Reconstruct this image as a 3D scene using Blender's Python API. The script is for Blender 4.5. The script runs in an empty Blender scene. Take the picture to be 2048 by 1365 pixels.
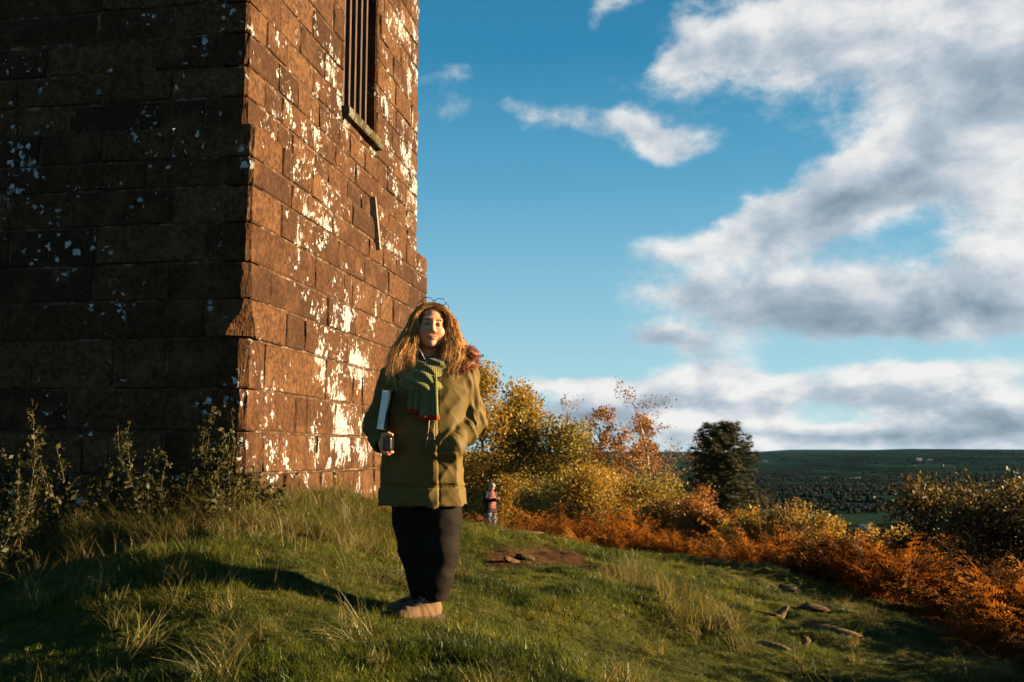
import bpy, bmesh, math, random
import numpy as np
from mathutils import Vector, Matrix, Euler

SC = bpy.context.scene
COL = SC.collection
R = math.radians
# ------------------------------------------------------------------ camera, sky, sun, exposure
F = 1950.0                     # focal length in photo pixels (2048 wide)
PITCH = math.atan(222 / F)
CZ = 0.88
cam_d = bpy.data.cameras.new('camera')
cam = bpy.data.objects.new('camera', cam_d); COL.objects.link(cam)
cam.location = (0, 0, CZ); cam.rotation_euler = (math.pi / 2 + PITCH, 0, 0)
cam_d.sensor_width = 36; cam_d.lens = F / 2048 * 36
cam_d.clip_start = 0.1; cam_d.clip_end = 90000
cam_d.dof.use_dof = True; cam_d.dof.focus_distance = 5.25; cam_d.dof.aperture_fstop = 5.6
SC.camera = cam
SC.view_settings.view_transform = 'Standard'; SC.view_settings.look = 'None'
SC.view_settings.exposure = 2.35; SC.view_settings.gamma = 1.0
SC.render.engine = 'CYCLES'
SC.cycles.max_bounces = 5; SC.cycles.adaptive_threshold = 0.03; SC.cycles.diffuse_bounces = 2; SC.cycles.glossy_bounces = 2
SC.cycles.transmission_bounces = 3; SC.cycles.transparent_max_bounces = 6
SC.cycles.caustics_reflective = False; SC.cycles.caustics_refractive = False
SC.cycles.sample_clamp_indirect = 4

SUN_EL, SUN_AZ = R(11.5), R(87.0)        # azimuth clockwise from +Y: straight from the right
sv = Vector((math.sin(SUN_AZ) * math.cos(SUN_EL), math.cos(SUN_AZ) * math.cos(SUN_EL), math.sin(SUN_EL)))
sun_d = bpy.data.lights.new('sun', 'SUN'); sun_d.energy = 5.0; sun_d.angle = R(0.53)
sun_d.color = (1.0, 0.72, 0.40)
sun = bpy.data.objects.new('sun', sun_d); COL.objects.link(sun)
sun.rotation_euler = sv.to_track_quat('Z', 'Y').to_euler(); sun.location = (30, 0, 20)

# ------------------------------------------------------------------ node helper
class E:
    def __init__(s, nt, sock): s.nt, s.s = nt, sock
    def __add__(s, o): return s.nt.math('ADD', s, o)
    __radd__ = __add__
    def __sub__(s, o): return s.nt.math('SUBTRACT', s, o)
    def __rsub__(s, o): return s.nt.math('SUBTRACT', o, s)
    def __mul__(s, o): return s.nt.math('MULTIPLY', s, o)
    __rmul__ = __mul__
    def __truediv__(s, o): return s.nt.math('DIVIDE', s, o)
    def __rtruediv__(s, o): return s.nt.math('DIVIDE', o, s)
class NT:
    def __init__(s, tree): s.t = tree; tree.nodes.clear()
    def n(s, typ, **kw):
        nd = s.t.nodes.new(typ)
        for k, v in kw.items(): setattr(nd, k, v)
        return nd
    def set(s, sock, v):
        if isinstance(v, E): s.t.links.new(v.s, sock)
        elif v is not None:
            if hasattr(sock.default_value, '__len__') and not hasattr(v, '__len__'): v = [v] * len(sock.default_value)
            if hasattr(v, '__len__') and len(v) == 3 and len(sock.default_value) == 4: v = (*v, 1)
            sock.default_value = v
    def math(s, op, a, b=None, c=None, clamp=False):
        nd = s.n('ShaderNodeMath', operation=op, use_clamp=clamp)
        for i, v in enumerate((a, b, c)):
            if v is not None: s.set(nd.inputs[i], v)
        return E(s, nd.outputs[0])
    def vmath(s, op, a, b=None, out=0):
        nd = s.n('ShaderNodeVectorMath', operation=op)
        s.set(nd.inputs[0], a)
        if b is not None: s.set(nd.inputs[3 if op == 'SCALE' else 1], b)
        return E(s, nd.outputs[out])
    def comb(s, x, y, z):
        nd = s.n('ShaderNodeCombineXYZ')
        for i, v in enumerate((x, y, z)): s.set(nd.inputs[i], v)
        return E(s, nd.outputs[0])
    def sep(s, v):
        nd = s.n('ShaderNodeSeparateXYZ'); s.set(nd.inputs[0], v)
        return [E(s, o) for o in nd.outputs]
    def noise(s, vec, scale, detail=3, rough=.5, dist=0, col=False):
        nd = s.n('ShaderNodeTexNoise')
        if vec is not None: s.set(nd.inputs['Vector'], vec)
        for k, v in (('Scale', scale), ('Detail', detail), ('Roughness', rough), ('Distortion', dist)): s.set(nd.inputs[k], v)
        return E(s, nd.outputs[1 if col else 0])
    def voro(s, vec, scale, out=0, rand=1.0, feature='F1'):
        nd = s.n('ShaderNodeTexVoronoi', feature=feature)
        if vec is not None: s.set(nd.inputs['Vector'], vec)
        s.set(nd.inputs['Scale'], scale); s.set(nd.inputs['Randomness'], rand)
        return E(s, nd.outputs[out])
    def step(s, v, a, b, lo=0., hi=1., smooth=True):
        nd = s.n('ShaderNodeMapRange', interpolation_type='SMOOTHSTEP' if smooth else 'LINEAR')
        for i, q in enumerate((v, a, b, lo, hi)): s.set(nd.inputs[i], q)
        return E(s, nd.outputs[0])
    def ramp(s, f, stops):
        nd = s.n('ShaderNodeValToRGB'); s.set(nd.inputs[0], f)
        el = nd.color_ramp.elements
        while len(el) < len(stops): el.new(0.5)
        for e, (p, c) in zip(el, stops): e.position = p; e.color = (*c, 1)
        return E(s, nd.outputs[0])
    def mix(s, f, a, b, mode='MIX'):
        nd = s.n('ShaderNodeMix', data_type='RGBA', blend_type=mode)
        s.set(nd.inputs[0], f); s.set(nd.inputs[6], a); s.set(nd.inputs[7], b)
        return E(s, nd.outputs[2])
    def pos(s): return E(s, s.n('ShaderNodeNewGeometry').outputs['Position'])
    def obj(s): return E(s, s.n('ShaderNodeTexCoord').outputs['Object'])
    def rnd(s): return E(s, s.n('ShaderNodeObjectInfo').outputs['Random'])
    def attr(s, name, out='Fac'): return E(s, s.n('ShaderNodeAttribute', attribute_name=name).outputs[out])
    def bump(s, h, strength=.5, dist=.01):
        nd = s.n('ShaderNodeBump'); s.set(nd.inputs['Height'], h)
        nd.inputs['Strength'].default_value = strength; nd.inputs['Distance'].default_value = dist
        return E(s, nd.outputs[0])
    def bsdf(s, color, rough=.8, spec=.3, normal=None, trans=0, tcol=None, sheen=0, metal=0, sss=0):
        b = s.n('ShaderNodeBsdfPrincipled')
        s.set(b.inputs['Base Color'], color); s.set(b.inputs['Roughness'], rough)
        s.set(b.inputs['Specular IOR Level'], spec); s.set(b.inputs['Metallic'], metal)
        if sheen: s.set(b.inputs['Sheen Weight'], sheen)
        if sss:
            b.inputs['Subsurface Weight'].default_value = sss
            b.inputs['Subsurface Radius'].default_value = (.012, .005, .003); b.inputs['Subsurface Scale'].default_value = 1
        if normal is not None: s.set(b.inputs['Normal'], normal)
        o = s.n('ShaderNodeOutputMaterial'); sh = b.outputs[0]
        if trans:
            tr = s.n('ShaderNodeBsdfTranslucent'); s.set(tr.inputs[0], tcol if tcol is not None else color)
            m = s.n('ShaderNodeMixShader'); m.inputs[0].default_value = trans
            s.t.links.new(sh, m.inputs[1]); s.t.links.new(tr.outputs[0], m.inputs[2]); sh = m.outputs[0]
        s.t.links.new(sh, o.inputs[0])
MATS = {}
def material(name, fn):
    m = bpy.data.materials.new(name); m.use_nodes = True
    fn(NT(m.node_tree)); MATS[name] = m
    return m
def flat(name, c, rough=.8, spec=.3, **kw):
    return material(name, lambda t: t.bsdf(t.mix(t.noise(t.obj(), 30, 3), [v * .75 for v in c], [v * 1.25 for v in c]), rough, spec, **kw))

# ------------------------------------------------------------------ world sky with clouds (direction based)
def pxdir(px, py):
    cx, cy = (px - 1024) / F, (682.5 - py) / F
    return Vector((cx, math.cos(PITCH) - cy * math.sin(PITCH), math.sin(PITCH) + cy * math.cos(PITCH)))
def azel(px, py):
    d = pxdir(px, py).normalized()
    return math.atan2(d.x, d.y), math.asin(d.z)
W = bpy.data.worlds.new('World'); SC.world = W; W.use_nodes = True
def build_world():
    t = NT(W.node_tree)
    sky = t.n('ShaderNodeTexSky', sky_type='NISHITA'); sky.sun_disc = False
    sky.sun_elevation = SUN_EL; sky.sun_rotation = SUN_AZ; sky.altitude = 300; sky.ozone_density = 2.2
    sky.air_density = 1.0; sky.dust_density = 0.4
    d = E(t, t.n('ShaderNodeTexCoord').outputs['Generated'])
    x, y, z = t.sep(d)
    az = t.math('ARCTAN2', x, y); el = t.math('ARCSINE', z)
    # warped direction for ragged cloud edges
    k = t.comb(az, el * 1.5, 0)
    wx, wy, _ = t.sep(t.noise(k, 8, 4, .55, 0, col=True))
    wa = t.step(el, .0, .22, .30, 1.0); azw = az + (wx - .5) * wa * .13; elw = el + (wy - .5) * wa * .085
    #      px   py   rx   ry  angle weight shade
    CL = [(1960, 30, 300, 130, 0, 1.0, .34), (1560, 55, 180, 75, 8, .85, .26), (1385, 105, 80, 45, 10, .75, .22),
          (1250, 25, 70, 24, 10, .6, .1), (1860, 275, 300, 80, 30, 1.0, .62), (1650, 395, 190, 62, 20, .75, .40),
          (1440, 465, 190, 30, 8, .50, .30), (2060, 440, 130, 170, 0, 1.0, .16), (1680, 605, 300, 56, -3, .85, .82),
          (1880, 632, 230, 46, 3, .8, .62), (1420, 575, 150, 40, 0, .34, .35), (1315, 262, 105, 46, -12, .68, .26), (1090, 250, 240, 36, -8, .52, .2),
          (940, 150, 150, 26, 0, .42, .2), (1320, 680, 100, 28, -5, .72, .62), (1455, 815, 105, 66, -14, 1.25, .0),
          (1200, 812, 190, 40, 2, .85, .95), (1150, 772, 120, 11, 0, .75, -.2), (1450, 770, 60, 30, 0, .6, -.3), (1760, 788, 200, 32, -6, .8, .35), (1960, 838, 170, 40, 0, .85, .9), (1800, 752, 90, 20, 0, .6, -.1),
          (1650, 864, 300, 17, 0, .62, .62), (1335, 822, 40, 22, 0, .8, -.6), (1990, 748, 120, 22, 0, .5, .05)]
    dens = shade = None
    for px, py, rx, ry, ang, wgt, shd in CL:
        a0, e0 = azel(px, py); rx /= F; ry /= F; c, s_ = math.cos(R(ang)), math.sin(R(ang))
        u = azw - a0; v = elw - e0
        p = u * (c / rx) + v * (s_ / rx); q = v * (c / ry) - u * (s_ / ry)
        g = t.math('POWER', 2.718, (p * p + q * q) * -0.8)
        dens = g * wgt if dens is None else t.math('MULTIPLY_ADD', g, wgt, dens)
        g2 = g * t.step(q, .95, -.35, smooth=False)      # each mass is greyer underneath
        shade = g2 * shd if shade is None else t.math('MULTIPLY_ADD', g2, shd, shade)
    # the sky goes on outside the frame with broken cloud of the same kind
    pl = t.vmath('SCALE', t.comb(x, y, 0), 1.0 / (t.math('ABSOLUTE', z) + .10))
    gen = t.noise(pl, 1.1, 3, .55)
    inside = t.step(t.math('ABSOLUTE', az), .50, .75)
    dens = dens + inside * t.step(gen, .54, .76)
    shade = shade + inside * t.step(gen, .6, .8) * .5
    strip = t.step(t.math('ABSOLUTE', el - .002), .030, .004)
    dens = dens + strip * t.step(az, .0, .12, .12, .42)
    na = t.noise(k, 10, 9, .64, .2); nb = t.noise(t.comb(az + .022, el * 1.5 + .026, 0), 10, 4, .5, .2)
    lowk = t.step(el, .13, .05); nl = t.noise(t.comb(az * 1.7, el * 3.4, 3), 10, 6, .56, .2); nm = t.noise(t.comb(az * 1.7 + .028, el * 3.4 + .05, 3), 10, 4, .5, .2)   # smaller, flatter puffs low down
    na = na + (nl - na) * lowk; nb = nb + (nm - nb) * lowk
    cov = t.step(dens + (na - .5) * 1.2, .24, .78)
    lit = t.step(na - nb, -.17, .17, smooth=False)
    sh = shade * .78 + (lit - .5) * -.50 + .12
    sh = sh - t.step(dens, .75, .2) * .10
    cloud = t.ramp(sh, [(0.0, (.92, .91, .89)), (.20, (.75, .76, .78)), (.45, (.50, .57, .65)), (.75, (.32, .40, .48)), (1., (.22, .29, .36))])
    grad = t.ramp(el, [(0.0, (.58, .83, .89)), (.06, (.47, .77, .87)), (.15, (.30, .62, .79)), (.27, (.120, .43, .66)), (.40, (.032, .27, .49)), (.7, (.02, .17, .36)), (1., (.015, .13, .30))])
    skyc = t.mix(1.0, E(t, sky.outputs[0]), SKY_TINT, 'MULTIPLY')
    skyc = t.mix(.84, skyc, t.mix(1.0, grad, [1 / SKY_STR] * 3, 'MULTIPLY'))
    cl = t.mix(1.0, cloud, [1 / SKY_STR] * 3, 'MULTIPLY')
    fin = t.mix(cov * .95, skyc, cl)
    bg = t.n('ShaderNodeBackground'); t.set(bg.inputs[0], fin); bg.inputs[1].default_value = SKY_STR * SKY_GAIN
    o = t.n('ShaderNodeOutputWorld'); t.t.links.new(bg.outputs[0], o.inputs[0])
SKY_STR, SKY_TINT = 0.10, (.8, 1.0, 1.05)
SKY_GAIN = 0.192                 # the picture is exposed for the sun, the sky sits lower
build_world()
try: W.cycles.sampling_method = 'NONE'
except Exception: pass

# ------------------------------------------------------------------ geometry helpers
def at(px, py, Y):
    d = pxdir(px, py); k = Y / d.y
    return Vector((d.x * k, Y, CZ + d.z * k))
def mesh_np(name, verts, faces, mat=None, smooth=False):
    me = bpy.data.meshes.new(name)
    verts = np.asarray(verts, dtype=np.float32)
    if isinstance(faces, np.ndarray):
        nf, k = faces.shape
        me.vertices.add(len(verts)); me.vertices.foreach_set('co', verts.ravel())
        me.loops.add(nf * k); me.loops.foreach_set('vertex_index', faces.astype(np.int32).ravel())
        me.polygons.add(nf); me.polygons.foreach_set('loop_start', np.arange(0, nf * k, k, dtype=np.int32))
        me.polygons.foreach_set('loop_total', np.full(nf, k, dtype=np.int32))
    else:
        me.from_pydata([tuple(v) for v in verts.tolist()], [], faces)
    if smooth: me.polygons.foreach_set('use_smooth', np.ones(len(me.polygons), dtype=bool))
    me.update(calc_edges=True); me.validate()
    if mat is not None: me.materials.append(MATS[mat] if isinstance(mat, str) else mat)
    return me
def link(name, me, parent=None, loc=None):
    o = bpy.data.objects.new(name, me); COL.objects.link(o)
    if parent is not None: o.parent = parent
    if loc is not None: o.location = loc
    return o
def tag(o, label=None, cat=None, group=None, kind=None):
    for k, v in (('label', label), ('category', cat), ('group', group), ('kind', kind)):
        if v: o[k] = v
    return o
def empty(name, loc=(0, 0, 0), label=None, cat=None, group=None):
    o = bpy.data.objects.new(name, None); COL.objects.link(o); o.location = loc; o.empty_display_size = .1
    return tag(o, label, cat, group)
class MB:
    def __init__(s): s.v, s.f = [], []
    def add(s, v, f):
        b = len(s.v); s.v += [tuple(p) for p in v]; s.f += [tuple(i + b for i in q) for q in f]
    def box(s, c, size, M=None):
        c = Vector(c); h = [k / 2 for k in size]; v = []
        for i in range(8):
            p = Vector(((-1, 1)[i & 1] * h[0], (-1, 1)[i >> 1 & 1] * h[1], (-1, 1)[i >> 2 & 1] * h[2]))
            v.append(c + (M @ p if M else p))
        s.add(v, [(0, 2, 3, 1), (4, 5, 7, 6), (0, 1, 5, 4), (2, 6, 7, 3), (0, 4, 6, 2), (1, 3, 7, 5)])
    def tube(s, pts, rad, n=6, cap=True):
        pts = [Vector(p) for p in pts]; m = len(pts); rad = list(rad) if hasattr(rad, '__len__') else [rad] * m
        v = []; up = Vector((.13, .21, .97))
        for i, p in enumerate(pts):
            d = (pts[min(i + 1, m - 1)] - pts[max(i - 1, 0)]).normalized()
            a = d.cross(up); a = a.normalized() if a.length > 1e-4 else Vector((1, 0, 0)); b = d.cross(a)
            for k in range(n):
                t_ = 2 * math.pi * k / n; v.append(p + (a * math.cos(t_) + b * math.sin(t_)) * rad[i])
        f = [(i * n + k, i * n + (k + 1) % n, (i + 1) * n + (k + 1) % n, (i + 1) * n + k) for i in range(m - 1) for k in range(n)]
        if cap: f += [tuple(range(n - 1, -1, -1)), tuple((m - 1) * n + k for k in range(n))]
        s.add(v, f)
    def build(s, name, mat, parent=None, smooth=False, loc=None):
        return link(name, mesh_np(name, s.v, s.f, mat, smooth), parent, loc)

# lattice value noise
_rng = np.random.default_rng(7)
_LAT = _rng.uniform(-1, 1, (64, 64, 64)).astype(np.float32)
def vnoise(p):
    p = np.asarray(p, dtype=np.float32); i = np.floor(p).astype(np.int32); f = p - i; f = f * f * (3 - 2 * f)
    i &= 63; j = (i + 1) & 63
    x0, y0, z0 = i.T; x1, y1, z1 = j.T; fx, fy, fz = f.T
    def l(a, b, t): return a + (b - a) * t
    return l(l(l(_LAT[x0, y0, z0], _LAT[x1, y0, z0], fx), l(_LAT[x0, y1, z0], _LAT[x1, y1, z0], fx), fy),
             l(l(_LAT[x0, y0, z1], _LAT[x1, y0, z1], fx), l(_LAT[x0, y1, z1], _LAT[x1, y1, z1], fx), fy), fz)
def fbm(p, oct=4, gain=.5):
    p = np.asarray(p, dtype=np.float32); a, s, o = 1., 0, 0
    for k in range(oct):
        s = s + a * vnoise(p + k * 17.3); o += a; a *= gain; p = p * 2.03
    return s / o

# surface nets
def surface_nets(f, origin, h):
    nx, ny, nz = f.shape; inside = f < 0
    cnt = np.zeros((nx - 1, ny - 1, nz - 1), dtype=np.int32); acc = np.zeros((nx - 1, ny - 1, nz - 1, 3), dtype=np.float32)
    sl = lambda d, n: slice(d, n - 1 + d)
    corners = [(i, j, k) for i in (0, 1) for j in (0, 1) for k in (0, 1)]
    for a in corners:
        for ax in range(3):
            if a[ax]: continue
            b = list(a); b[ax] = 1
            fa = f[sl(a[0], nx), sl(a[1], ny), sl(a[2], nz)]; fb = f[sl(b[0], nx), sl(b[1], ny), sl(b[2], nz)]
            m = (fa < 0) != (fb < 0)
            t = np.where(m, fa / np.where(m, fa - fb, 1), 0)
            cnt += m
            for q in range(3): acc[..., q] += np.where(m, a[q] + (t if q == ax else 0), 0)
    act = cnt > 0; idx = -np.ones(act.shape, dtype=np.int64); n = int(act.sum()); idx[act] = np.arange(n)
    I = np.argwhere(act); V = (I + acc[act] / cnt[act][:, None]) * h + np.asarray(origin)
    Fs = []
    for ax in range(3):
        s0 = [slice(None)] * 3; s1 = [slice(None)] * 3; s0[ax] = slice(0, -1); s1[ax] = slice(1, None)
        m = inside[tuple(s0)] != inside[tuple(s1)]
        P = np.argwhere(m); o1, o2 = [(1, 2), (2, 0), (0, 1)][ax]
        P = P[(P[:, o1] > 0) & (P[:, o2] > 0) & (P[:, o1] < f.shape[o1] - 1) & (P[:, o2] < f.shape[o2] - 1)]
        flip = ~inside[tuple(P.T)]
        def c(d1, d2):
            Q = P.copy(); Q[:, o1] -= d1; Q[:, o2] -= d2; return idx[tuple(Q.T)]
        q = np.stack([c(1, 1), c(0, 1), c(0, 0), c(1, 0)], 1)
        q[flip] = q[flip][:, ::-1]; Fs.append(q)
    return V, np.concatenate(Fs)
def grid_sdf(fn, lo, hi, h):
    n = [int(math.ceil((b - a) / h)) + 1 for a, b in zip(lo, hi)]
    ax = [np.arange(k, dtype=np.float32) * h + a for k, a in zip(n, lo)]
    G = np.stack(np.meshgrid(*ax, indexing='ij'), -1).reshape(-1, 3)
    out = np.empty(len(G), dtype=np.float32)
    for i in range(0, len(G), 400000): out[i:i + 400000] = fn(G[i:i + 400000])
    return surface_nets(out.reshape(n), lo, h)
def ell(p, c, r):
    q = (p - np.float32(c)) / np.float32(r); k0 = np.sqrt((q * q).sum(1)) + 1e-9; q2 = q / np.float32(r); k1 = np.sqrt((q2 * q2).sum(1)) + 1e-9
    return k0 * (k0 - 1) / k1
def cap(p, a, b, ra, rb=None):
    rb = ra if rb is None else rb; a = np.float32(a); b = np.float32(b); ab = b - a
    t = np.clip(((p - a) @ ab) / (ab @ ab), 0, 1)
    d = p - a - t[:, None] * ab
    return np.sqrt((d * d).sum(1)) - (ra + (rb - ra) * t)
def chain(p, pts, rad, k=.02):
    d = None
    for i in range(len(pts) - 1):
        e = cap(p, pts[i], pts[i + 1], rad[i], rad[i + 1]); d = e if d is None else smin(d, e, k)
    return d
def smin(a, b, k):
    h = np.maximum(k - np.abs(a - b), 0) / k
    return np.minimum(a, b) - h * h * k * .25
def smax(a, b, k): return -smin(-a, -b, k)
def rbox(p, c, hs, r=.01, M=None):
    q = p - np.float32(c)
    if M is not None: q = q @ np.float32(M)          # world -> local (rows)
    q = np.abs(q) - (np.float32(hs) - r)
    return np.sqrt((np.maximum(q, 0) ** 2).sum(1)) + np.minimum(q.max(1), 0) - r
def sst(x, a, b):
    t = np.clip((x - a) / (b - a), 0, 1); return t * t * (3 - 2 * t)
def sdf_obj(name, fn, lo, hi, h, mat, parent=None, loc=None):
    V, Q = grid_sdf(fn, lo, hi, h)
    return link(name, mesh_np(name, V, Q, mat, True), parent, loc)

# instancing of uncountable ground cover
def scatter(name, protos, pts, rot, scl, idx, label, cat, mat_slot=None):
    c = bpy.data.collections.new(name + '_shapes')
    for i, me in enumerate(protos):
        c.objects.link(bpy.data.objects.new('%s_shape_%02d' % (name, i), me))
    me = bpy.data.meshes.new(name); n = len(pts); me.vertices.add(n); me.vertices.foreach_set('co', np.asarray(pts, dtype=np.float32).ravel())
    a = me.attributes.new('rot', 'FLOAT_VECTOR', 'POINT'); a.data.foreach_set('vector', np.asarray(rot, dtype=np.float32).ravel())
    a = me.attributes.new('scl', 'FLOAT', 'POINT'); a.data.foreach_set('value', np.asarray(scl, dtype=np.float32))
    a = me.attributes.new('idx', 'INT', 'POINT'); a.data.foreach_set('value', np.asarray(idx, dtype=np.int32))
    o = link(name, me); tag(o, label, cat, kind='stuff')
    g = bpy.data.node_groups.new(name, 'GeometryNodeTree')
    g.interface.new_socket('Geometry', in_out='INPUT', socket_type='NodeSocketGeometry'); g.interface.new_socket('Geometry', in_out='OUTPUT', socket_type='NodeSocketGeometry')
    N, L = g.nodes, g.links
    gi = N.new('NodeGroupInput'); go = N.new('NodeGroupOutput'); ip = N.new('GeometryNodeInstanceOnPoints'); ci = N.new('GeometryNodeCollectionInfo')
    ci.inputs[0].default_value = c; ci.inputs[1].default_value = True; ci.inputs[2].default_value = True
    def na(nm, ty):
        q = N.new('GeometryNodeInputNamedAttribute'); q.data_type = ty; q.inputs[0].default_value = nm
        return next(s for s in q.outputs if s.enabled and s.name == 'Attribute')
    L.new(gi.outputs[0], ip.inputs['Points']); L.new(ci.outputs[0], ip.inputs['Instance']); ip.inputs['Pick Instance'].default_value = True
    L.new(na('idx', 'INT'), ip.inputs['Instance Index']); L.new(na('rot', 'FLOAT_VECTOR'), ip.inputs['Rotation']); L.new(na('scl', 'FLOAT'), ip.inputs['Scale'])
    L.new(ip.outputs[0], go.inputs[0])
    md = o.modifiers.new('scatter', 'NODES'); md.node_group = g
    return o
# ------------------------------------------------------------------ terrain
def _cp():
    P = []
    for px, py, Y in [(850, 1237, 5.25), (700, 1215, 5.2), (640, 1150, 5.5), (440, 1092, 5.8), (200, 1128, 6.0), (0, 1185, 6.0), (300, 1200, 4.9),
                      (485, 1000, 7.45), (650, 985, 9.1), (760, 1030, 10.9), (560, 1020, 7.2), (700, 1090, 7.4), (780, 1130, 7.3),
                      (1000, 1118, 8.5), (1100, 1092, 10.5), (940, 1050, 12.2), (1010, 1070, 12.8), (900, 1120, 8.3),
                      (1130, 1090, 10.2), (1210, 1132, 9.0), (1290, 1182, 8.0), (1360, 1224, 7.0), (1150, 1200, 6.6), (1000, 1200, 6.2), (1100, 1300, 4.9),
                      (1400, 1300, 6.4), (1300, 1365, 5.0), (1300, 1130, 11), (1500, 1150, 11.5), (1440, 1250, 8), (1400, 1180, 9.6), (1700, 1250, 8.5), (1600, 1340, 6.0),
                      (1850, 1300, 8), (2048, 1365, 7), (1200, 1110, 14), (1500, 1136, 14), (1750, 1200, 11.5), (1950, 1300, 9)]:
        P.append(tuple(at(px, py, Y)))
    P += [(0, 0, -.62), (-3, 0, -.8), (3, 0, -.75), (0, 3, -.14), (-.8, 3.7, .0), (-2.2, 3.8, -.27), (2, 3, -.42), (-3.5, 4.2, -.5), (-6, 4, -.95), (-6, 0, -1.2), (0, -5, -1.1),
          (-3.6, 7.7, .27), (-5, 7.9, .0), (-8, 8.3, -.4), (-4, 11, .3), (-8, 13, -.2), (-2.2, 14, -.2), (-5, 18, -.7), (-.4, 20, -1.15), (-1, 37, -2.1), (-8, 37, -2.6), (4, 37, -3.6),
          (3, 20, -1.75), (8, 20, -2.6), (7, 14, -1.7), (8, 9, -1.35), (8, 4, -1.1), (6, 0, -1.0), (9, -5, -1.6), (15, 10, -2.4), (15, 20, -3.6), (12, 30, -4.2), (20, 40, -6.5),
          (3, 48, -5.6), (10, 50, -6.8), (-10, 50, -4.0), (25, 20, -5.2), (25, 0, -4.0), (-20, 5, -.8), (-20, 25, -2.2), (0, 60, -7.0), (30, 55, -9.5), (-25, 55, -6), (-20, -12, -2.5), (15, -14, -4)]
    return np.array(P, dtype=np.float64)
CP = _cp()
def _tps_fit():
    X = CP[:, :2]; n = len(X); D = np.linalg.norm(X[:, None] - X[None], axis=2)
    K = np.where(D > 0, D * D * np.log(D + 1e-9), 0) + np.eye(n) * .02
    A = np.zeros((n + 3, n + 3)); A[:n, :n] = K; A[:n, n] = 1; A[:n, n + 1:] = X; A[n, :n] = 1; A[n + 1:, :n] = X.T
    b = np.zeros(n + 3); b[:n] = CP[:, 2]
    return np.linalg.solve(A, b)
TPS = _tps_fit()
def far_z(x, y):
    r = np.hypot(x, y); d = np.maximum(y * .86 + x * .22, r * .35)
    z = -1.0 - .125 * np.maximum(d - 6, 0)
    z = -110 + np.logaddexp(0, (z + 110) / 16) * 16          # settles on the valley floor
    p = np.stack([x / 900, y / 900, np.zeros_like(x)], 1)
    z = z + sst(r, 300, 1500) * fbm(p, 3) * 14
    # far hills along the horizon, a nearer ridge to the right
    q = np.stack([x / 3200 + 5, y / 5200, np.zeros_like(x) + 3], 1)
    z = z + sst(r, 4200, 11500) * (76 + 46 * fbm(q, 4))
    az = np.arctan2(x, y)
    z = z + sst(r, 3800, 7400) * sst(az, .20, .46) * 34 * (1 + .3 * fbm(q * 3, 3))
    z = z + sst(r, 11000, 19000) * (24 + 110 * fbm(q * .9 + 9, 4))
    return z
def earth_mask(x, y):
    w = fbm(np.stack([x * 1.3, y * 1.3, x * 0 + 2], 1), 3) * .35
    a = 1 - sst(np.abs((y - (9.0 + .9 * (x - .3))) / 1.0 + w), .25, .8)
    a = a * sst(x, -.62, -.1) * (1 - sst(x, .55, 1.0))
    b = 1 - sst(np.hypot((x - .15) / .55, (y - 11.0) / .9) + w, .5, 1.0)
    return np.clip(np.maximum(a, b * .8), 0, 1)
def ground_z(x, y, fine=True):
    x = np.asarray(x, dtype=np.float64); y = np.asarray(y, dtype=np.float64)
    r = np.hypot(x, y); near = r < 110; z = far_z(x, y)
    if near.any():
        xn, yn = x[near], y[near]; zt = np.full(len(xn), TPS[-3]) + TPS[-2] * xn + TPS[-1] * yn
        for k in range(len(CP)):
            d2 = (xn - CP[k, 0]) ** 2 + (yn - CP[k, 1]) ** 2
            zt += TPS[k] * d2 * .5 * np.log(d2 + 1e-9)
        w = sst(r[near], 42, 95); z[near] = zt * (1 - w) + z[near] * w
        if fine:
            o = np.zeros_like(xn); p = np.stack([xn, yn, o], 1)
            amp = 1 - sst(r[near], 14, 30) * .5
            foot = sst(np.hypot(xn + .46, yn - 5.25), .25, .8)        # level under the woman's shoes
            hollow = sst(xn, .9, 2.0)
            b = fbm(p * 1.6, 3) * (.05 + .07 * hollow) + fbm(p * [2.2, 5.0, 1] + 7, 2) * .05 * hollow + fbm(p * 5.0 + 3, 2) * .034 + vnoise(p * 13 + 5) * .010
            z[near] += b * amp * foot - earth_mask(xn, yn) * .03
    return z
def gz(x, y): return float(ground_z([x], [y])[0])
def axis(dense0, dense1, step, lo, hi, g=1.13):
    a = list(np.arange(dense0, dense1 + 1e-6, step)); s = step
    while a[-1] < hi: s *= g; a.append(a[-1] + s)
    s = step
    while a[0] > lo: s *= g; a.insert(0, a[0] - s)
    return np.array(a)
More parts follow.
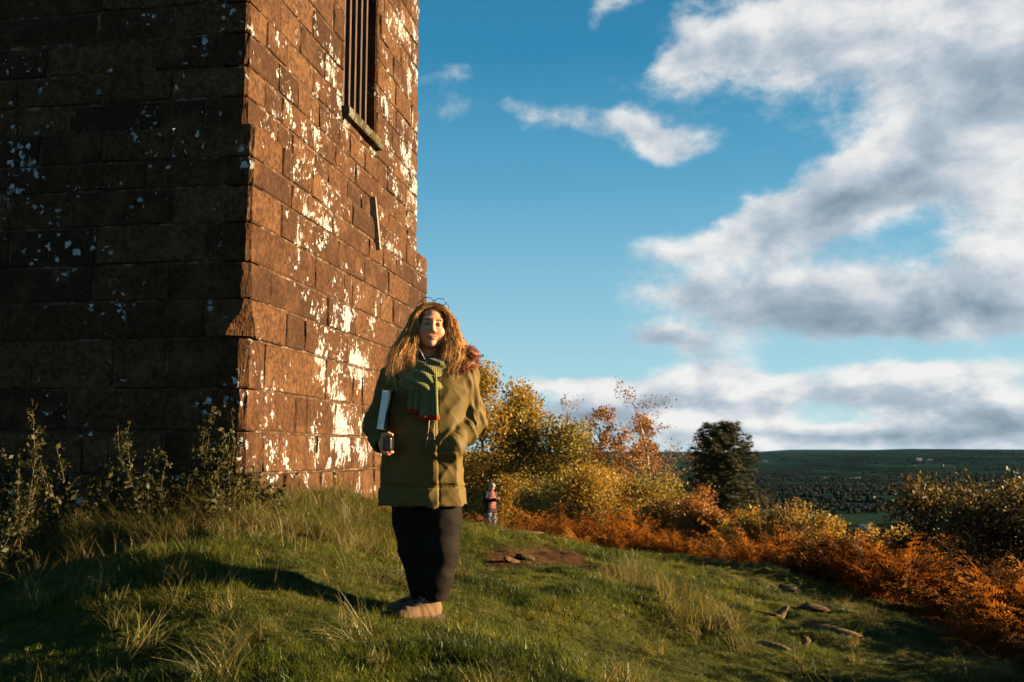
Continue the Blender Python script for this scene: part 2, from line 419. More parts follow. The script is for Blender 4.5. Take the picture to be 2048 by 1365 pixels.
def m_ground(t):
    p = t.pos(); n1 = t.noise(p, 2.2, 5, .6); n2 = t.noise(p, 14, 4, .6); big = t.noise(p, .012, 3, .5)
    grass = t.ramp(n1, [(.25, (.020, .022, .008)), (.5, (.040, .042, .012)), (.75, (.075, .062, .022))])
    earth = t.ramp(n2, [(.25, (.022, .012, .007)), (.6, (.055, .029, .016)), (.85, (.10, .058, .034))])
    near = t.mix(t.attr('earth'), grass, earth)
    # pasture fields with hedges in the valley, colours lowered to stand in for cloud shadow
    q = t.vmath('MULTIPLY', p, (.0042, .0023, 0)); q = t.vmath('ADD', q, t.vmath('SCALE', t.noise(q, 1.2, 2, .5, 0, True), .5))
    cell = t.voro(q, 1.0, 1, .9); cx, cy, cz = t.sep(cell); edge = t.voro(q, 1.0, 0, .9, 'DISTANCE_TO_EDGE')
    fld = t.ramp(cx, [(.0, (0.0054, 0.0175, 0.0103)), (.3, (0.0091, 0.0296, 0.0151)), (.55, (0.0123, 0.0397, 0.0183)), (.72, (0.0168, 0.0352, 0.0194)), (.88, (0.007, 0.0175, 0.0113)), (1., (0.0268, 0.0397, 0.0275))])
    wood = t.step(t.noise(t.vmath('MULTIPLY', p, (.0011, .0005, 0)), 1.6, 4, .6), .50, .62)
    fld = t.mix(wood * .85, fld, (.006, .010, .007))
    fld = t.mix(t.step(edge, .05, .015), fld, (.004, .008, .005))
    _, yy, _ = t.sep(p); far = t.step(yy, 120, 400)
    col = t.mix(far, near, fld)
    t.bsdf(col, 1.0, .0, t.bump(n2, .6, .03))
material('ground', m_ground)
def build_ground():
    xs = axis(-4.2, 6.0, .06, -26000, 26000, 1.14); ys = axis(3.2, 14.5, .06, -400, 30000, 1.12)
    Xg, Yg = np.meshgrid(xs, ys, indexing='ij'); x, y = Xg.ravel(), Yg.ravel(); z = ground_z(x, y)
    nx, ny = len(xs), len(ys); I = np.arange(nx * ny).reshape(nx, ny)
    Fq = np.stack([I[:-1, :-1], I[1:, :-1], I[1:, 1:], I[:-1, 1:]], -1).reshape(-1, 4)
    me = mesh_np('ground', np.stack([x, y, z], 1), Fq, 'ground', True)
    a = me.attributes.new('earth', 'FLOAT', 'POINT')
    if len(me.vertices) == len(x):
        e = earth_mask(x, y) * (np.hypot(x, y) < 40); a.data.foreach_set('value', e.astype(np.float32))
    return tag(link('ground', me), 'grassy hilltop falling away to a wide valley of dark fields', 'ground', kind='structure')
build_ground()

# ------------------------------------------------------------------ stone materials
TC = Vector((-2.05, 7.5, 0)); TA = Vector((.1624, .9867, 0)); TB = Vector((-.9867, .1624, 0)); TW = 5.55
def stone_nodes(t, base, lichen=1.0, moss=0.0, bumpk=1.0):
    p = t.pos(); x, y, z = t.sep(p); r = t.rnd()
    n1 = t.noise(p, 3.0, 3, .65); n2 = t.noise(p, 22, 3, .65); n0 = n1
    c = t.ramp(n1 * .7 + r * .62 - .18, base)
    c = t.mix(t.step(n2, .36, .68) * .75, c, [v * .45 for v in base[0][1]])                        # dark weathered grain
    c = t.mix(t.step(n0, .50, .75) * .45, c, base[-1][1])
    tool = t.noise(t.vmath('MULTIPLY', p, (1.0, 1.0, .22)), 75, 2, .6)                       # tooling strokes run down the blocks
    c = t.mix(t.step(tool, .5, .72) * .55, c, [v * .4 for v in base[0][1]])
    # crustose lichen: drips and rosettes gathered in patches
    pv = t.vmath('MULTIPLY', p, (1, 1, .55))
    patch = t.noise(p, .85, 2, .55); patch2 = t.noise(p, 3.1, 2, .6)
    drip = t.noise(pv, 21, 5, .70, .4)
    pw = t.vmath('ADD', p, t.vmath('SCALE', t.noise(p, 16, 1, .6, 0, True), .10))
    ros = t.voro(pw, 13, 0); rsz = t.sep(t.voro(pw, 13, 1))[0]
    spots = t.step(ros - rsz * .34, .06, -.02) * t.step(patch2 + patch, 1.0, 1.12)
    # thick white growth low on the sunny wall and on its far edge
    low = t.step(z, 1.35, .9) * t.step(z, .66, .74) * t.step(y, 8.0, 9.6) * t.step(x, -3.0, -2.0)
    far = t.step(y, 11.6, 12.8) * t.step(z, 3.6, 4.4)
    nd = t.vmath('DOT_PRODUCT', E(t, t.n('ShaderNodeNewGeometry').outputs['Normal']), tuple(-TB), 1)
    sunny = t.step(nd, .3, .6)                                   # drips favour the dry sunny wall, rosettes the damp one
    bias = (patch - .5) * .80 + (patch2 - .5) * 1.10 - (1 - sunny) * .13 + low * .15 + far * .10
    lm = t.step(drip + bias, .70, .75) * t.step(t.noise(p, 48, 3, .7), .40, .52, .12, 1.0)
    lm = t.math('MAXIMUM', lm, spots) * lichen
    lc = t.ramp(t.noise(p, 40, 3), [(.25, (.13, .14, .145)), (.6, (.35, .375, .39))])
    c = t.mix(lm, c, lc)
    if moss: c = t.mix(t.step(t.noise(p, 6, 4), .42, .62) * moss, c, (.075, .085, .022))
    h = n2 * .7 + tool * .6
    t.bsdf(c, .92, .15, t.bump(h, 1.0 * bumpk, .020))
STONE = [(.05, (.027, .0110, .0045)), (.4, (.055, .0232, .0085)), (.62, (.078, .0345, .0128)), (.95, (.104, .0520, .0212))]
material('sandstone', lambda t: stone_nodes(t, STONE))
def m_mortar(t):
    p = t.pos(); n = t.noise(p, 9, 5, .65); n2 = t.noise(p, 40, 3)
    c = t.ramp(n, [(.38, (.026, .013, .007)), (.55, (.060, .036, .021)), (.72, (.17, .13, .09))])
    t.bsdf(c, .95, .1, t.bump(n2, .8, .012))
material('mortar', m_mortar)
material('sill_stone', lambda t: stone_nodes(t, [(.05, (.034, .026, .010)), (.4, (.060, .046, .018)), (.62, (.082, .062, .026)), (.95, (.11, .085, .04))], .3, .4))
material('bar_wood', lambda t: t.bsdf(t.ramp(t.noise(t.vmath('MULTIPLY', t.pos(), (1, 1, .08)), 45, 4), [(.3, (.030, .018, .012)), (.7, (.085, .055, .038))]), .85, .2))
material('dark_inside', lambda t: t.bsdf((.012, .009, .007), .95, .05))  # near-black colour in place of the unlit room behind the bars
material('roof_slate', lambda t: t.bsdf(t.ramp(t.noise(t.pos(), 5, 4), [(.3, (.05, .05, .055)), (.7, (.1, .1, .1))]), .8, .3))
material('slat_wood', lambda t: t.bsdf(t.ramp(t.noise(t.obj(), 20, 4), [(.3, (.13, .095, .06)), (.7, (.24, .20, .15))]), .8, .2))

# ------------------------------------------------------------------ tower
# frame of the tower: corner C, a = along the sunny wall (away), b = along the shaded wall (left), n_lit = outward of the sunny wall
SET = 0.12                                                 # set-back of the upper stage
Z_LEDGE = at(515, 245, 7.5).z
def lit_t(px, off=0.0):                                    # distance along the sunny wall from the corner for a photo column
    k = (px - 1024) / (F * .9936)                           # X/Y of the column close to the horizon
    c = TC + TA * off + TB * off
    return (k * c.y - c.x) / (TA.x - k * TA.y)
def tower_pt(a, b, z): return TC + TA * a + TB * b + Vector((0, 0, z))
tower = empty('stone_tower', tower_pt(TW / 2, TW / 2, .3), 'tall square red sandstone tower with white lichen and a barred window', 'tower')
TINV = Matrix.Translation(-tower.location)
def tower_mesh(name, v, f, mat, parent=tower):
    me = mesh_np(name, [TINV @ Vector(p) for p in v], f, mat)
    return link(name, me, parent)
rng = random.Random(11)
def block_mesh(u0, u1, z0, z1, P, N, depth=.22, inset=.014, rough=.006):
    """P(u,z) -> point on the wall plane, N outward. Front 3x3 grid with worn edges."""
    g = .006; u0 += g; u1 -= g; z0 += g; z1 -= g; v = []; f = []
    j = lambda s: rng.uniform(-s, s)
    us = [u0 + inset, (u0 + u1) / 2 + j((u1 - u0) * .15), u1 - inset]; zs = [z0 + inset, (z0 + z1) / 2 + j((z1 - z0) * .15), z1 - inset]
    bulge = rng.uniform(-.002, .012)
    for iz, z in enumerate(zs):
        for iu, u in enumerate(us):
            k = bulge + j(rough) + (.004 if iu == 1 and iz == 1 else 0)
            v.append(P(u + j(.006), z + j(.006)) + N * k)
    for iz in range(2):
        for iu in range(2):
            q = iz * 3 + iu; f.append((q, q + 1, q + 4, q + 3))
    ring_in = [0, 1, 2, 5, 8, 7, 6, 3]
    uo = [u0, us[1], u1, u1, u1, us[1], u0, u0]; zo = [z0, z0, z0, zs[1], z1, z1, z1, zs[1]]
    b = len(v)
    for u, z in zip(uo, zo): v.append(P(u + j(.009), z + j(.007)) - N * (.016 + j(.010)))
    b2 = len(v)
    for u, z in zip(uo, zo): v.append(P(u, z) - N * depth)
    for k in range(8):
        m = (k + 1) % 8
        f.append((b + k, b + m, ring_in[m], ring_in[k])); f.append((b2 + k, b2 + m, b + m, b + k))
    return v, f
def corner_mesh(la, lb, z0, z1, off, ch):
    """quoin: reaches la along the sunny wall and lb along the shaded wall, worn corner ch"""
    g = .006; z0 += g; z1 -= g; v = []; f = []; O = off; j = lambda s: rng.uniform(-s, s)
    def ring(z, ins, wear):
        c = max(.012, ch * wear)
        pts = [(O + ins, O + lb - g), (O + ins, O + c * 1.15), (O + ins + c * .47, O + ins + c * .50), (O + c * .8, O + ins), (O + la - g, O + ins), (O + la - g, O + .25), (O + .25, O + .25), (O + .25, O + lb - g)]
        # first coordinate = along a, second = along b ; outward of the shaded wall is -a, of the sunny wall -b
        return [tower_pt(a + (j(.005) if k in (1, 2, 3) else 0), b + (j(.005) if k in (1, 2, 3) else 0), z) for k, (a, b) in enumerate(pts)]
    big = ch > .1; j2 = (1.35, 1.3, 1.0, .45, .3, .3) if big else (1, 1, 1, 1, 1, 1)
    hs = [(z0, .010, 1.1), (z0 + .014, 0, 1), (z0 + (z1 - z0) * .35, 0, rng.uniform(.85, 1.15)), (z0 + (z1 - z0) * .7, 0, rng.uniform(.8, 1.1)), (z1 - .014, 0, rng.uniform(.9, 1.1)), (z1, .010, 1.1)]
    for h, k2 in zip(hs, j2): v += ring(h[0], h[1], h[2] * k2)
    for i in range(len(hs) - 1):
        for k in range(8):
            m = (k + 1) % 8; f.append((i * 8 + k, (i + 1) * 8 + k, (i + 1) * 8 + m, i * 8 + m))
    f += [tuple(range(8)), tuple(range((len(hs) - 1) * 8 + 7, (len(hs) - 1) * 8 - 1, -1))]
    return v, f
REST = MB()
def to_px(p):
    d = Vector(p) - Vector((0, 0, CZ)); c, s_ = math.cos(PITCH), math.sin(PITCH); dep = d.y * c + d.z * s_
    return 1024 + F * d.x / dep, 682.5 - F * (d.z * c - d.y * s_) / dep
def put_block(v, f):
    q = [to_px(p) for p in v]
    if max(a for a, b in q) < -220 or min(b for a, b in q) > 1400 or max(b for a, b in q) < -170: REST.add(v, f)     # far outside the picture
    else: tower_mesh('stone_block', v, f, 'sandstone')
def build_tower():
    YJ = [1000, 951, 863, 777, 675, 597, 522, 443, 369, 311, 245]
    zj = [at(500, y, 7.5).z for y in YJ]; zj[0] = zj[1] - .34; zj.insert(0, zj[0] - .55)
    for y in (189, 128, 62, 0): zj.append(at(500, y, 7.5 + SET).z)
    while zj[-1] < 8.0: zj.append(zj[-1] + rng.uniform(.27, .33))
    LIT = {1: [532, 637, 707], 2: [594, 616, 674, 727], 3: [530, 653, 676, 707, 725], 4: [569, 608, 694, 783], 5: [538, 653, 709, 793], 6: [627, 686, 703, 760],
           7: [555, 612, 673, 726, 775], 8: [575, 660, 735], 9: [555, 616, 643, 700, 770]}
    wa0, wa1 = lit_t(684, SET) , lit_t(752, SET)           # window opening along the sunny wall
    zsill = at(690, 212, TC.y + TA.y * wa0).z
    ztop = zsill + 2.2
    for c in range(len(zj) - 1):
        z0, z1 = zj[c], zj[c + 1]; up = z0 >= Z_LEDGE - .02; off = SET if up else 0.0
        cc = c - 1
        if cc <= 0: off = -.07
        w = TW - off
        ch = {4: .13, 3: .06, 2: .045, 1: .05, 5: .055, 0: .06, 6: .035}.get(cc, .028)
        la, lb = (.62, .36) if c % 2 else (.34, .66)
        cuts = [lit_t(px) for px in LIT.get(cc, [])]
        if cuts: la = cuts.pop(0)
        jut = -.02 if cc == 4 else 0
        v, f = corner_mesh(la - off if cuts or not up else la, lb, z0, z1, off + jut, ch)
        put_block(v, f)
        # sunny wall
        u = la if not up else la + off
        us = [u]
        if not up and cuts: us += cuts
        while us[-1] < w - .75: us.append(us[-1] + rng.choice([.36, .48, .6, .74, .85]) * rng.uniform(.9, 1.1))
        if w - us[-1] < .3 and len(us) > 1: us.pop()
        us.append(w)
        PL = lambda u_, z_: TC + TA * u_ + TB * off + Vector((0, 0, z_)); NL = -TB
        zsub = [(z0, z1)]
        for k in range(len(us) - 1):
            a0, a1 = us[k], us[k + 1]
            segs = [(a0, a1)]
            if z1 > zsill - .12 and z0 < ztop:
                segs = [(a, b) for a, b in ((a0, min(a1, wa0)), (max(a0, wa1), a1)) if b - a > .05]
            for a, b in segs:
                inset = .014
                v, f = block_mesh(a, b, z0, z1, PL, NL, .3, inset, .008)
                put_block(v, f)
        # fill of the courses cut by the window sill
        # shaded wall
        ub = [lb + off]
        while ub[-1] < w - .9: ub.append(ub[-1] + rng.choice([.5, .7, .9, 1.15]) * rng.uniform(.9, 1.1))
        ub.append(w)
        PD = lambda u_, z_: TC + TB * u_ + TA * off + Vector((0, 0, z_)); ND = -TA
        vis = 3.4                                        # beyond the frame the wall goes on in the core
        for k in range(len(ub) - 1):
            if ub[k] > vis: break
            # drawn mirrored so that faces look outward
            v, f = block_mesh(ub[k], ub[k + 1], z0, z1, PD, ND, .3, .014, .008)
            put_block(v, [q[::-1] for q in f])
    # fill under the sill: course remnants between sill and the cut course
    for c in range(len(zj) - 1):
        if zj[c] < zsill - .12 < zj[c + 1] - .04:
            PL = lambda u_, z_: TC + TA * u_ + TB * SET + Vector((0, 0, z_))
            m = (wa0 + wa1) / 2 + .12
            for a, b in ((wa0, m), (m, wa1)):
                v, f = block_mesh(a, b, zj[c], zsill - .105, PL, -TB, .3); put_block(v, f)
    tag(tower_mesh('upper_masonry', REST.v, REST.f, 'sandstone'), kind='stuff')
    # core with mortar faces, hollow at the window
    mb = MB()
    def prism(a0, a1, b0, b1, z0, z1, ch=0.0):
        pl = ([(a0 + ch, b0)] if ch else [(a0, b0)]) + [(a1, b0), (a1, b1), (a0, b1)] + ([(a0, b0 + ch)] if ch else []); n_ = len(pl)
        q = [tower_pt(a, b, z) for z in (z0, z1) for a, b in pl]
        mb.add(q, [tuple(range(n_)), tuple(range(2 * n_ - 1, n_ - 1, -1))] + [(k, n_ + k, n_ + (k + 1) % n_, (k + 1) % n_) for k in range(n_)])
    m = .009
    prism(m, TW - m, m, TW - m, -1.2, Z_LEDGE - .01, .22)
    o = SET + m; e = TW - SET - m
    prism(o, e, o, e, Z_LEDGE - .01, zsill - .02, .22)
    dpt = .62
    prism(o, wa0 - .004, o, e, zsill - .02, ztop, .22); prism(wa1 + .004, e, o, e, zsill - .02, ztop); prism(wa0 - .004, wa1 + .004, o + dpt, e, zsill - .02, ztop)
    prism(o, e, o, e, ztop, 8.2)
    tower_mesh('mortar_core', mb.v, mb.f, 'mortar')
    # window: lining stones, back sheet coloured near-black as the unlit inside, bars, sill
    win = tower_mesh('window_dark_back', *(lambda b_: (b_.v, b_.f))((lambda b_: (b_.add([tower_pt(a, SET + dpt - .01, z) for a, z in ((wa0, zsill), (wa1, zsill), (wa1, ztop), (wa0, ztop))], [(0, 1, 2, 3)]), b_)[1])(MB())), 'dark_inside')
    for a_, nm in ((wa0, 'jamb_stone'), (wa1, 'jamb_stone')):
        zz = zsill
        while zz < ztop - .1:
            h = min(rng.uniform(.5, .75), ztop - zz); b_ = MB(); s = 1 if a_ == wa0 else -1
            q = [tower_pt(a_ + s * d, b, z) for z in (zz + .005, zz + h - .005) for d, b in ((-.05, SET + .02), (.012, SET + .02), (.012, SET + dpt - .02), (-.05, SET + dpt - .02))]
            b_.add(q, [(0, 1, 2, 3), (7, 6, 5, 4), (0, 4, 5, 1), (1, 5, 6, 2), (2, 6, 7, 3), (3, 7, 4, 0)])
            tower_mesh(nm, b_.v, b_.f, 'sandstone'); zz += h
    n = 6
    for k in range(n):
        a_ = wa0 + (wa1 - wa0) * (k + .5) / n; b_ = MB(); hw = .026
        q = [tower_pt(a_ + d, SET + .10 + e_, z) for z in (zsill - .02, ztop + .02) for d, e_ in ((-hw, 0), (hw, 0), (hw, .05), (-hw, .05))]
        b_.add(q, [(0, 1, 2, 3), (7, 6, 5, 4), (0, 4, 5, 1), (1, 5, 6, 2), (2, 6, 7, 3), (3, 7, 4, 0)])
        tower_mesh('window_bar', b_.v, b_.f, 'bar_wood', tower)
    # sill: slightly uneven slab standing proud of the wall
    b_ = MB(); S = []
    for iz, z in enumerate((zsill - .105, zsill - .09, zsill - .015, zsill)):
        ins = .012 if iz in (0, 3) else 0
        for k in range(7):
            a_ = wa0 - .03 + (wa1 - wa0 + .06) * k / 6
            S.append(tower_pt(a_, SET - .085 + ins + rng.uniform(-.006, .006), z + rng.uniform(-.004, .004)))
        for k in range(7):
            S.append(tower_pt(wa0 - .03 + (wa1 - wa0 + .06) * (6 - k) / 6, SET + .3, z))
    b_.add(S, [(i * 14 + k, i * 14 + (k + 1) % 14, (i + 1) * 14 + (k + 1) % 14, (i + 1) * 14 + k) for i in range(3) for k in range(14)] + [tuple(range(42, 56)), tuple(range(13, -1, -1))])
    tower_mesh('window_sill', b_.v, b_.f, 'sill_stone')
    # leaning slat fixed to the sunny wall
    b_ = MB(); ta = lit_t(738); tb = lit_t(750); za = at(738, 395, TC.y + TA.y * ta).z; zb = at(750, 500, TC.y + TA.y * tb).z
    d = Vector((0, tb - ta, zb - za)).normalized(); w_ = .026
    S = []
    for e_ in (-.05, .02):
        for (a_, z), s in (((ta, za), .7), ((tb, zb), 1.)):
            S += [tower_pt(a_ - w_ * s, e_, z), tower_pt(a_ + w_ * s, e_, z)]
    b_.add(S, [(0, 1, 3, 2), (6, 7, 5, 4), (0, 4, 5, 1), (2, 3, 7, 6), (0, 2, 6, 4), (1, 5, 7, 3)])
    tag(tower_mesh('wooden_slat', b_.v, b_.f, 'slat_wood'), 'pale slat fixed aslant to the sunny wall')
    # cornice and pyramid roof, above the frame
    b_ = MB(); q = [tower_pt(a, b, z) for z in (8.2, 8.4) for a, b in ((.02, .02), (TW - .02, .02), (TW - .02, TW - .02), (.02, TW - .02))]
    b_.add(q, [(0, 1, 2, 3), (7, 6, 5, 4), (0, 4, 5, 1), (1, 5, 6, 2), (2, 6, 7, 3), (3, 7, 4, 0)]); tower_mesh('cornice', b_.v, b_.f, 'sandstone')
    b_ = MB(); q = [tower_pt(a, b, 8.4) for a, b in ((.0, .0), (TW, .0), (TW, TW), (.0, TW))] + [tower_pt(TW / 2, TW / 2, 11.5)]
    b_.add(q, [(3, 2, 1, 0), (0, 1, 4), (1, 2, 4), (2, 3, 4), (3, 0, 4)]); tower_mesh('roof', b_.v, b_.f, 'roof_slate')
build_tower()
# ------------------------------------------------------------------ plant materials
def m_leaf(name, stops, trans=.38, rough=.55, island=True, posn=0.0, spec=.25):
    def fn(t):
        r = E(t, t.n('ShaderNodeNewGeometry').outputs['Random Per Island']) if island else t.rnd()
        if posn: r = r * (1 - posn) + t.step(t.noise(t.pos(), 1.3, 3, .6), .32, .68) * posn
        c = t.ramp(r, stops)
        t.bsdf(c, rough, spec, trans=trans, tcol=t.mix(1.0, c, (1.3, 1.15, .7), 'MULTIPLY'))
    return material(name, fn)
m_leaf('leaf_gold', [(0, (.085, .055, .010)), (.3, (.20, .115, .014)), (.65, (.31, .185, .022)), (.9, (.26, .20, .035)), (1, (.12, .12, .03))])
m_leaf('leaf_orange', [(0, (.07, .032, .010)), (.35, (.19, .075, .016)), (.7, (.28, .125, .022)), (1, (.22, .14, .03))])
m_leaf('leaf_olive', [(0, (.035, .040, .010)), (.4, (.11, .095, .016)), (.75, (.22, .165, .026)), (1, (.30, .22, .05))])
m_leaf('leaf_russet', [(0, (.06, .028, .014)), (.5, (.15, .065, .025)), (1, (.21, .10, .04))])
m_leaf('leaf_dark', [(0, (.010, .010, .003)), (.45, (.030, .026, .006)), (.75, (.080, .056, .010)), (1, (.20, .125, .022))], .35)
m_leaf('leaf_weed', [(0, (.010, .015, .003)), (.5, (.026, .030, .006)), (1, (.062, .052, .010))], .35)
m_leaf('needles', [(0, (.014, .019, .007)), (.5, (.034, .040, .012)), (1, (.075, .070, .020))], .15, .6)
m_leaf('bracken_frond', [(0, (.030, .012, .004)), (.35, (.10, .036, .008)), (.7, (.20, .076, .013)), (.92, (.27, .120, .018)), (1, (.14, .105, .02))], .4, .85, False, .55, .06)
m_leaf('grass_blade', [(0, (.016, .026, .004)), (.35, (.038, .056, .006)), (.62, (.074, .094, .010)), (.86, (.110, .112, .015)), (1, (.15, .105, .028))], .48, .5, False, .6, .35)
m_leaf('straw', [(0, (.09, .060, .020)), (.5, (.17, .118, .046)), (1, (.25, .18, .085))], .30, .6, False, .3)
m_leaf('tussock_blade', [(0, (.032, .040, .009)), (.45, (.085, .085, .02)), (.75, (.17, .135, .042)), (1, (.27, .20, .08))], .40, .5, True)
material('bark_birch', lambda t: t.bsdf(t.ramp(t.noise(t.vmath('MULTIPLY', t.pos(), (1, 1, .5)), 9, 4), [(.3, (.06, .045, .035)), (.5, (.30, .24, .19)), (.8, (.46, .40, .34))]), .85, .2))
material('bark', lambda t: t.bsdf(t.ramp(t.noise(t.pos(), 12, 4), [(.3, (.05, .034, .022)), (.7, (.15, .105, .07))]), .9, .15))
material('twig', lambda t: t.bsdf(t.ramp(t.rnd(), [(0, (.14, .075, .05)), (1, (.20, .12, .08))]), .85, .2))
material('stem_dry', lambda t: t.bsdf(t.ramp(t.noise(t.pos(), 20, 3), [(.3, (.05, .028, .012)), (.7, (.12, .072, .035))]), .8, .2))

nrng = np.random.default_rng(5)
def blades(n, spread, l0, l1, w, lean, droop, rg, segs=3):
    V, Fc = [], []
    for _ in range(n):
        a = rg.uniform(0, 6.283); r = spread * math.sqrt(rg.uniform()); b = np.array([r * math.cos(a), r * math.sin(a), -.012]); L = rg.uniform(l0, l1)
        h = rg.uniform(0, 6.283); d = np.array([math.cos(h), math.sin(h), 0.]); side = np.array([-d[1], d[0], 0]); tilt = rg.uniform(.1, 1) * lean; ww = w * rg.uniform(.7, 1.3)
        p = b.copy(); base = len(V)
        for k in range(segs + 1):
            q = k / segs; wk = ww * (1 - q * .85) if k < segs else 0
            if k < segs: V += [p - side * wk, p + side * wk]
            else: V.append(p)
            ang = tilt + droop * q * rg.uniform(.7, 1.3)
            p = p + (d * math.sin(ang) + np.array([0, 0, math.cos(ang)])) * L / segs
        for k in range(segs - 1):
            i = base + 2 * k; Fc.append((i, i + 1, i + 3, i + 2))
        i = base + 2 * (segs - 1); Fc.append((i, i + 1, i + 2))
    return V, Fc
def leafquads(C, size, rg, aspect=1.7, droop=.3):
    n = len(C); C = np.asarray(C); u = rg.normal(size=(n, 3)); u[:, 2] -= droop; u /= np.linalg.norm(u, axis=1)[:, None]
    w = np.cross(u, rg.normal(size=(n, 3))); w /= np.linalg.norm(w, axis=1)[:, None] + 1e-9; s = size * np.clip(np.exp(rg.normal(0, .38, (n, 1))), .45, 1.7)
    a = C - u * s * .5; b = C + w * s / aspect * .5; c = C + u * s * .5; d = C - w * s / aspect * .5
    V = np.stack([a, b, c, d], 1).reshape(-1, 3); Fq = np.arange(4 * n).reshape(n, 4)
    return V, Fq

# ------------------------------------------------------------------ grass, straw, tussocks
def bracken_edge(Y): return np.interp(Y, [4, 5, 7, 9, 11.3, 12.5, 13.6, 14, 14.5, 15.2, 16], [3.2, 3.4, 3.75, 4.2, 4.2, 3.8, 3.3, 2.0, .8, -.4, -1.4])
def in_tower(x, y):
    dx, dy = x - TC.x, y - TC.y; a = dx * TA.x + dy * TA.y; b = dx * TB.x + dy * TB.y
    return (a > -.06) & (b > -.06) & (a < TW + .05) & (b < TW + .05)
def field(n, y0, y1, power=1.0):
    y = y0 + (y1 - y0) * nrng.uniform(size=n) ** power; w = .60 * y + 1.0; x = nrng.uniform(-1, 1, n) * w
    return x, y
def keep_grass(x, y, earth=.5):
    k = ~in_tower(x, y) & (earth_mask(x, y) < nrng.uniform(0.05, earth * 2, len(x))) & (x < bracken_edge(y) + .25)
    k &= np.hypot(x + .46, y - 5.2) > .02
    return k
def put(name, protos, x, y, s0, s1, label, cat, tilt=.22, dz=0.0, extra=None):
    n = len(x); z = ground_z(x, y) + dz; e = .12
    rot = np.stack([nrng.normal(0, tilt, n), nrng.normal(0, tilt, n), nrng.uniform(0, 6.283, n)], 1)
    scl = nrng.uniform(s0, s1, n)
    if extra is not None: scl = scl * extra
    return scatter(name, protos, np.stack([x, y, z], 1), rot, scl, nrng.integers(0, len(protos), n), label, cat)
def build_grass():
    P = [mesh_np('grass_tuft', *blades(36, .055, .020, .066, .0019, .8, 1.2, nrng), 'grass_blade') for _ in range(6)]
    x, y = field(62000, 3.0, 9.5, .9); x2, y2 = field(26000, 9.0, 20.0, 1.0)
    x = np.r_[x, x2]; y = np.r_[y, y2]; k = keep_grass(x, y); x, y = x[k], y[k]
    g = .55 + .9 * sst(fbm(np.stack([x * 1.1, y * 1.1, x * 0], 1), 3), -.35, .5)
    # the hollow on the right is grazed shorter
    g = g * np.where(x > bracken_edge(y) - 3.2, .72, 1.0) * np.where(y > 9.5, 1.4, 1.0)
    put('meadow_grass', P, x, y, .7, 1.3, 'short green and straw coloured grass covering the hilltop', 'grass', extra=g)
    S = [mesh_np('straw_tuft', *blades(6, .05, .08, .24, .0013, .7, .8, nrng, 4), 'straw') for _ in range(5)]
    x, y = field(5200, 3.0, 13.0, .9); f = fbm(np.stack([x * .9 + 4, y * .9, x * 0 + 5], 1), 3)
    k = keep_grass(x, y) & (f > .18 + .3 * (x > .8) - .22 * (x < -.8)) & (np.hypot(x + .46, y - 5.1) > .42); x, y = x[k], y[k]
    put('straw_grass', S, x, y, .45, 1.1, 'thin dry straw stalks standing among the green grass', 'grass')
    T = [mesh_np('tussock', *blades(90, .10, .16, .42, .0024, .7, 1.5, nrng, 5), 'tussock_blade') for _ in range(5)]
    x, y = field(5200, 3.2, 9.6, .9); f = fbm(np.stack([x * 1.0 + 9, y * 1.0, x * 0 + 1], 1), 3)
    wall = (x < -1.5) & (y > 6.2); left = (x < -.9) & (y < 5.6); mound = (x > -2.3) & (x < -.75) & (y > 6.4) & (y < 9.8)
    edge = (np.abs(x - (1.15 + .12 * (8 - y))) < .22) & (y > 6.3) & (y < 9)
    p = np.where(wall, .40, np.where(mound, .32, np.where(left, .15 * (f > .0), np.where(edge, .5, .015))))
    k = keep_grass(x, y) & (nrng.uniform(size=len(x)) < p) & (np.hypot(x + .46, y - 5.1) > .5); x, y = x[k], y[k]
    a = nrng.uniform(0, 6.283, 90); r = nrng.uniform(.10, .30, 90)
    put('shoe_grass', P, -.50 + np.cos(a) * r * 1.2, 5.20 + np.sin(a) * r, .9, 1.35, 'short grass pressed around the woman\'s shoes', 'grass')
    put('tussock_grass', T, x, y, .45, .9, 'long flopping tussock grass on the bank and below the tower', 'grass', tilt=.3)
build_grass()

# ------------------------------------------------------------------ bracken
def frond(V, Fc, base, head, L, rg, lift):
    d = np.array([math.cos(head), math.sin(head), 0.]); p = np.array(base, float); ang = lift; n = 13; pts = [p.copy()]
    for k in range(n):
        ang += rg.uniform(.03, .15); p = p + (d * math.sin(ang) + np.array([0, 0, math.cos(ang)])) * L / n; pts.append(p.copy())
    side = np.array([-d[1], d[0], 0])
    for k in range(n):                                    # rachis
        a, b = pts[k], pts[k + 1]; w = .004 * (1 - k / n) + .0012; i = len(V)
        V += [a - side * w, a + side * w, b + side * w, b - side * w]; Fc.append((i, i + 1, i + 2, i + 3))
    for k in range(3, n):
        t = (pts[k + 1] - pts[k]); t /= np.linalg.norm(t); q = (k - 3) / (n - 3); pl = L * .30 * (1 - q) ** .8 + .02
        for s in (-1, 1):
            ax = side * s * .85 + t * .5 + np.array([0, 0, rg.uniform(-.55, .1)]); ax /= np.linalg.norm(ax); nrm = np.cross(ax, t); m = max(3, int(7 * (1 - q)) + 2)
            for j in range(m):                            # leaflets both sides of the pinna
                c = pts[k] + ax * pl * (j + .5) / m + np.array([0, 0, -.25 * pl * ((j + .5) / m) ** 2]); lw = pl * .20 * (1 - j / m) + .006
                v = t * rg.uniform(.7, 1.1) + nrm * rg.uniform(-.5, .5) + ax * .25; v = v / np.linalg.norm(v) * lw
                e = ax * pl / m * .42; i = len(V); V += [c - v, c + e, c + v, c - e]; Fc.append((i, i + 1, i + 2, i + 3))
